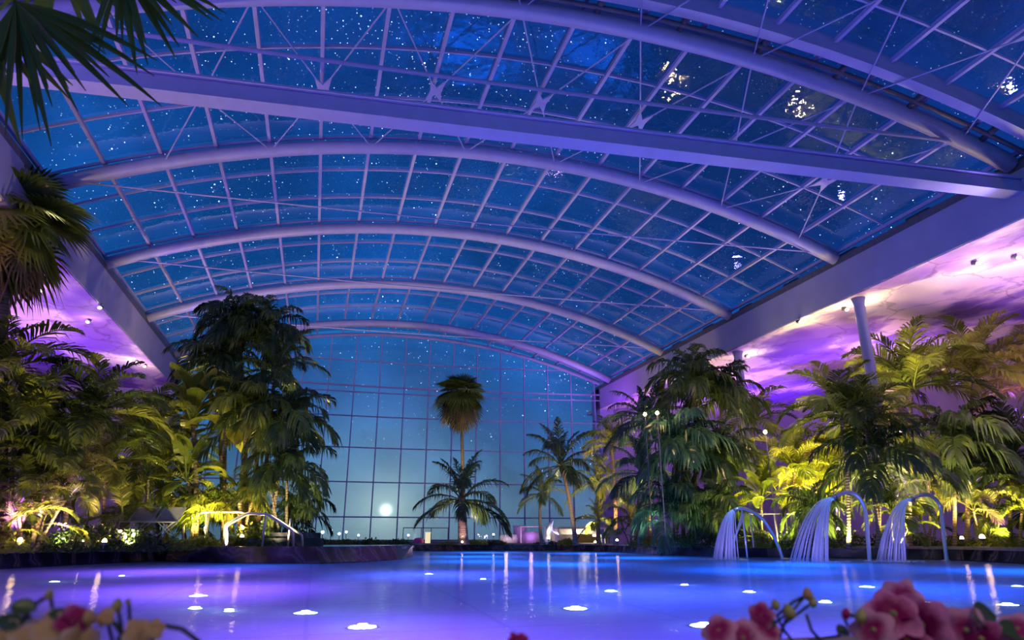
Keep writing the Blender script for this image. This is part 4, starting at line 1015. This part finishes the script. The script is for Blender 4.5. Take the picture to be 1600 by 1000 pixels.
def petals(Rp, seed, n=5):
    rr = random.Random(seed); b = MB()
    for k in range(n):
        a = 2 * PI * k / n + rr.uniform(-.15, .15); d = Vector((math.cos(a), math.sin(a), 0)); s = Vector((-math.sin(a), math.cos(a), 0)); wd = Rp * rr.uniform(.42, .55); vs = []; fs = []
        for i in range(7):
            u = i / 6; w = wd * math.sin(PI * min(1, u * .82 + .12)) ** .8
            for q in (-1, -.5, 0, .5, 1):
                vs.append(d * Rp * u + s * w * q + Vector((0, 0, Rp * (.35 * u - .42 * u * u + .12 * abs(q) * math.sin(3 * u + k) + rr.uniform(-.02, .02)) + .002 * k)))
        for i in range(6):
            for q in range(4): fs.append((i * 5 + q, i * 5 + q + 1, i * 5 + q + 6, i * 5 + q + 5))
        b.add(vs, fs)
    return b
def ovoid(b, c, r, l, ax):
    ax = Vector(ax).normalized(); pts = [Vector(c) + ax * l * (u - .5) for u in (0, .12, .3, .55, .8, .95, 1)]
    b.tube(pts, [r * v for v in (.1, .6, .95, 1, .7, .35, .08)], 10)
def round_leaf(Rl, seed):
    rr = random.Random(seed); b = MB(); vs = []; fs = []
    for i in range(9):
        u = i / 8; w = Rl * .62 * math.sin(PI * min(1, u * .94 + .03)) ** .65
        for q in (-1, -.5, 0, .5, 1): vs.append((Rl * 1.7 * u, w * q, Rl * (.12 * q * q - .3 * u * u + .25 * u)))
    for i in range(8):
        for q in range(4): fs.append((i * 5 + q, i * 5 + q + 1, i * 5 + q + 6, i * 5 + q + 5))
    b.add(vs, fs); return b
FY = 1.0
def flower_plant(name, label, root_px, Y, items, stems, m):
    b0 = at_y(root_px, 1060, Y); base = Vector((b0.x, min(Y, 1.06), .42)); t = thing(name, label, 'flower', base)
    k = mpp(b0)
    for i, it in enumerate(items):
        kind, x, y, r = it[:4]; mm = it[4] if len(it) > 4 else m; dY = it[5] if len(it) > 5 else 0
        p = at_y(x, y, Y + dY) - base; rr = random.Random(i * 7 + int(x))
        tocam = (_c - (p + base)).normalized(); dirn = (tocam + Vector((rr.uniform(-.5, .5), rr.uniform(-.3, .3), rr.uniform(-.1, .7)))).normalized()
        rot = dirn.to_track_quat('Z', 'Y').to_euler(); rot.rotate_axis('Z', rr.uniform(0, 6))
        if kind == 'f':
            fl = petals(r * k, int(x), 5).build('flower', M[mm], t, p, True); fl.rotation_euler = rot
            c = MB(); ovoid(c, (0, 0, r * k * .12), r * k * .13, r * k * .35, (0, 0, 1)); c.build('flower_centre', M['bud'], fl, smooth=True)
        elif kind == 'b':
            c = MB(); ovoid(c, (0, 0, 0), r * k * .75, r * k * 2.0, (rr.uniform(-.6, .6), 0, 1)); c.build('bud', M[mm], t, p, True)
        else:
            lf = round_leaf(r * k, int(x)).build('leaf', M['fleaf'], t, p - Vector((r * k * .7, 0, 0)), True); lf.rotation_euler = (R(48 + rr.uniform(-15, 15)), rr.uniform(-.4, .2), rr.uniform(-.3, .3))
        b = MB(); s0 = Vector((p.x * .35, .02 * (i % 3), 0)); b.tube([s0, s0.lerp(p, .55) + Vector((0, .02, .0)), p + Vector((0, .008, -.004))], .0022, 5); b.build('stalk', M['stem'], t)
    for st_ in stems:
        b = MB(); b.tube([at_y(x, y, Y + .01) - base for x, y in st_], .0028, 6); b.build('stem', M['stem'], t, smooth=True)
mg = 'pet_mag'; pk = 'pet_pink'; pl = 'pet_pale'
flower_plant('orchid', 'big magenta orchid cluster in the bottom right corner', 1430, 1.0, [('f', 1395, 962, 46), ('f', 1440, 975, 48), ('f', 1410, 935, 34, pk, .03), ('f', 1478, 992, 44), ('f', 1365, 985, 36, pk), ('f', 1510, 985, 38, pk, -.03), ('f', 1420, 1005, 42), ('b', 1345, 963, 12, 'bud'), ('b', 1322, 959, 9, pk)], [[(1322, 959), (1345, 966), (1372, 985)]], mg)
flower_plant('orchid', 'pink orchid with dark round leaf at the right end of the bottom edge', 1560, .95, [('f', 1535, 1000, 36, mg), ('f', 1590, 985, 30), ('f', 1605, 1005, 34), ('l', 1545, 965, 44), ('l', 1575, 985, 30)], [], pk)
flower_plant('orchid', 'small pink orchid with yellow buds left of the big magenta cluster', 1180, 1.05, [('f', 1125, 988, 30), ('f', 1160, 998, 32), ('f', 1190, 962, 22), ('f', 1196, 985, 28), ('b', 1233, 956, 13, 'bud'), ('b', 1212, 945, 9, 'bud'), ('b', 1262, 928, 11, 'pet_pale'), ('b', 1270, 941, 9, 'bud'), ('f', 1180, 1005, 30), ('l', 1318, 990, 18), ('l', 1200, 968, 16)], [[(1262, 930), (1240, 940), (1214, 962), (1225, 985), (1245, 1010)], [(1260, 960), (1268, 985), (1290, 1010)]], pk)
flower_plant('orchid', 'single low pink blossom at the middle of the bottom edge', 810, 1.0, [('f', 806, 1003, 16), ('b', 820, 1001, 9, 'pet_pink')], [], pk)
flower_plant('orchid', 'pale pink and yellow orchid cluster in the bottom left corner', 90, 1.0, [('f', 82, 985, 34), ('f', 112, 972, 26, pk), ('f', 50, 1002, 34), ('f', 122, 1000, 30), ('b', 140, 965, 13, 'pet_pale'), ('l', 36, 945, 22), ('l', 90, 960, 20), ('b', 77, 929, 9, 'bud'), ('l', 10, 970, 24), ('f', 10, 1000, 28), ('b', 20, 990, 12, 'bud')], [[(77, 930), (60, 940), (40, 960), (30, 1005)], [(140, 965), (132, 985), (128, 1010)]], pl)
flower_plant('orchid', 'thin arching orchid spray with yellowish blossoms right of the left cluster', 200, 1.02, [('f', 166, 965, 16), ('b', 183, 946, 11, 'bud'), ('f', 215, 990, 24), ('f', 240, 985, 18), ('b', 200, 940, 6, 'bud')], [[(166, 965), (180, 975), (190, 990), (186, 1010)], [(183, 1000), (205, 980), (240, 974), (285, 983), (312, 1003)]], pl)
t = thing('planter', 'long stone flower trough along the near pool edge', 'planter', (0.45, 1.0, DZ - .04))
b = MB(); b.box(-1.7, 1.75, -.22, .12, 0, .10); b.build('trough', M['paving'], t)
b = MB(); b.box(-1.66, 1.71, -.19, .09, .10, .12); b.build('earth', M['soil'], t)
light('flower_light', 'SPOT', (1.4, -.4, 1.9), 36, (1, .75, .62), (1.0, 1.0, .4), .12, 80, .8)
light('flower_light', 'SPOT', (-1.4, -.3, 1.9), 32, (1, .75, .5), (-.6, 1.0, .4), .12, 80, .8)
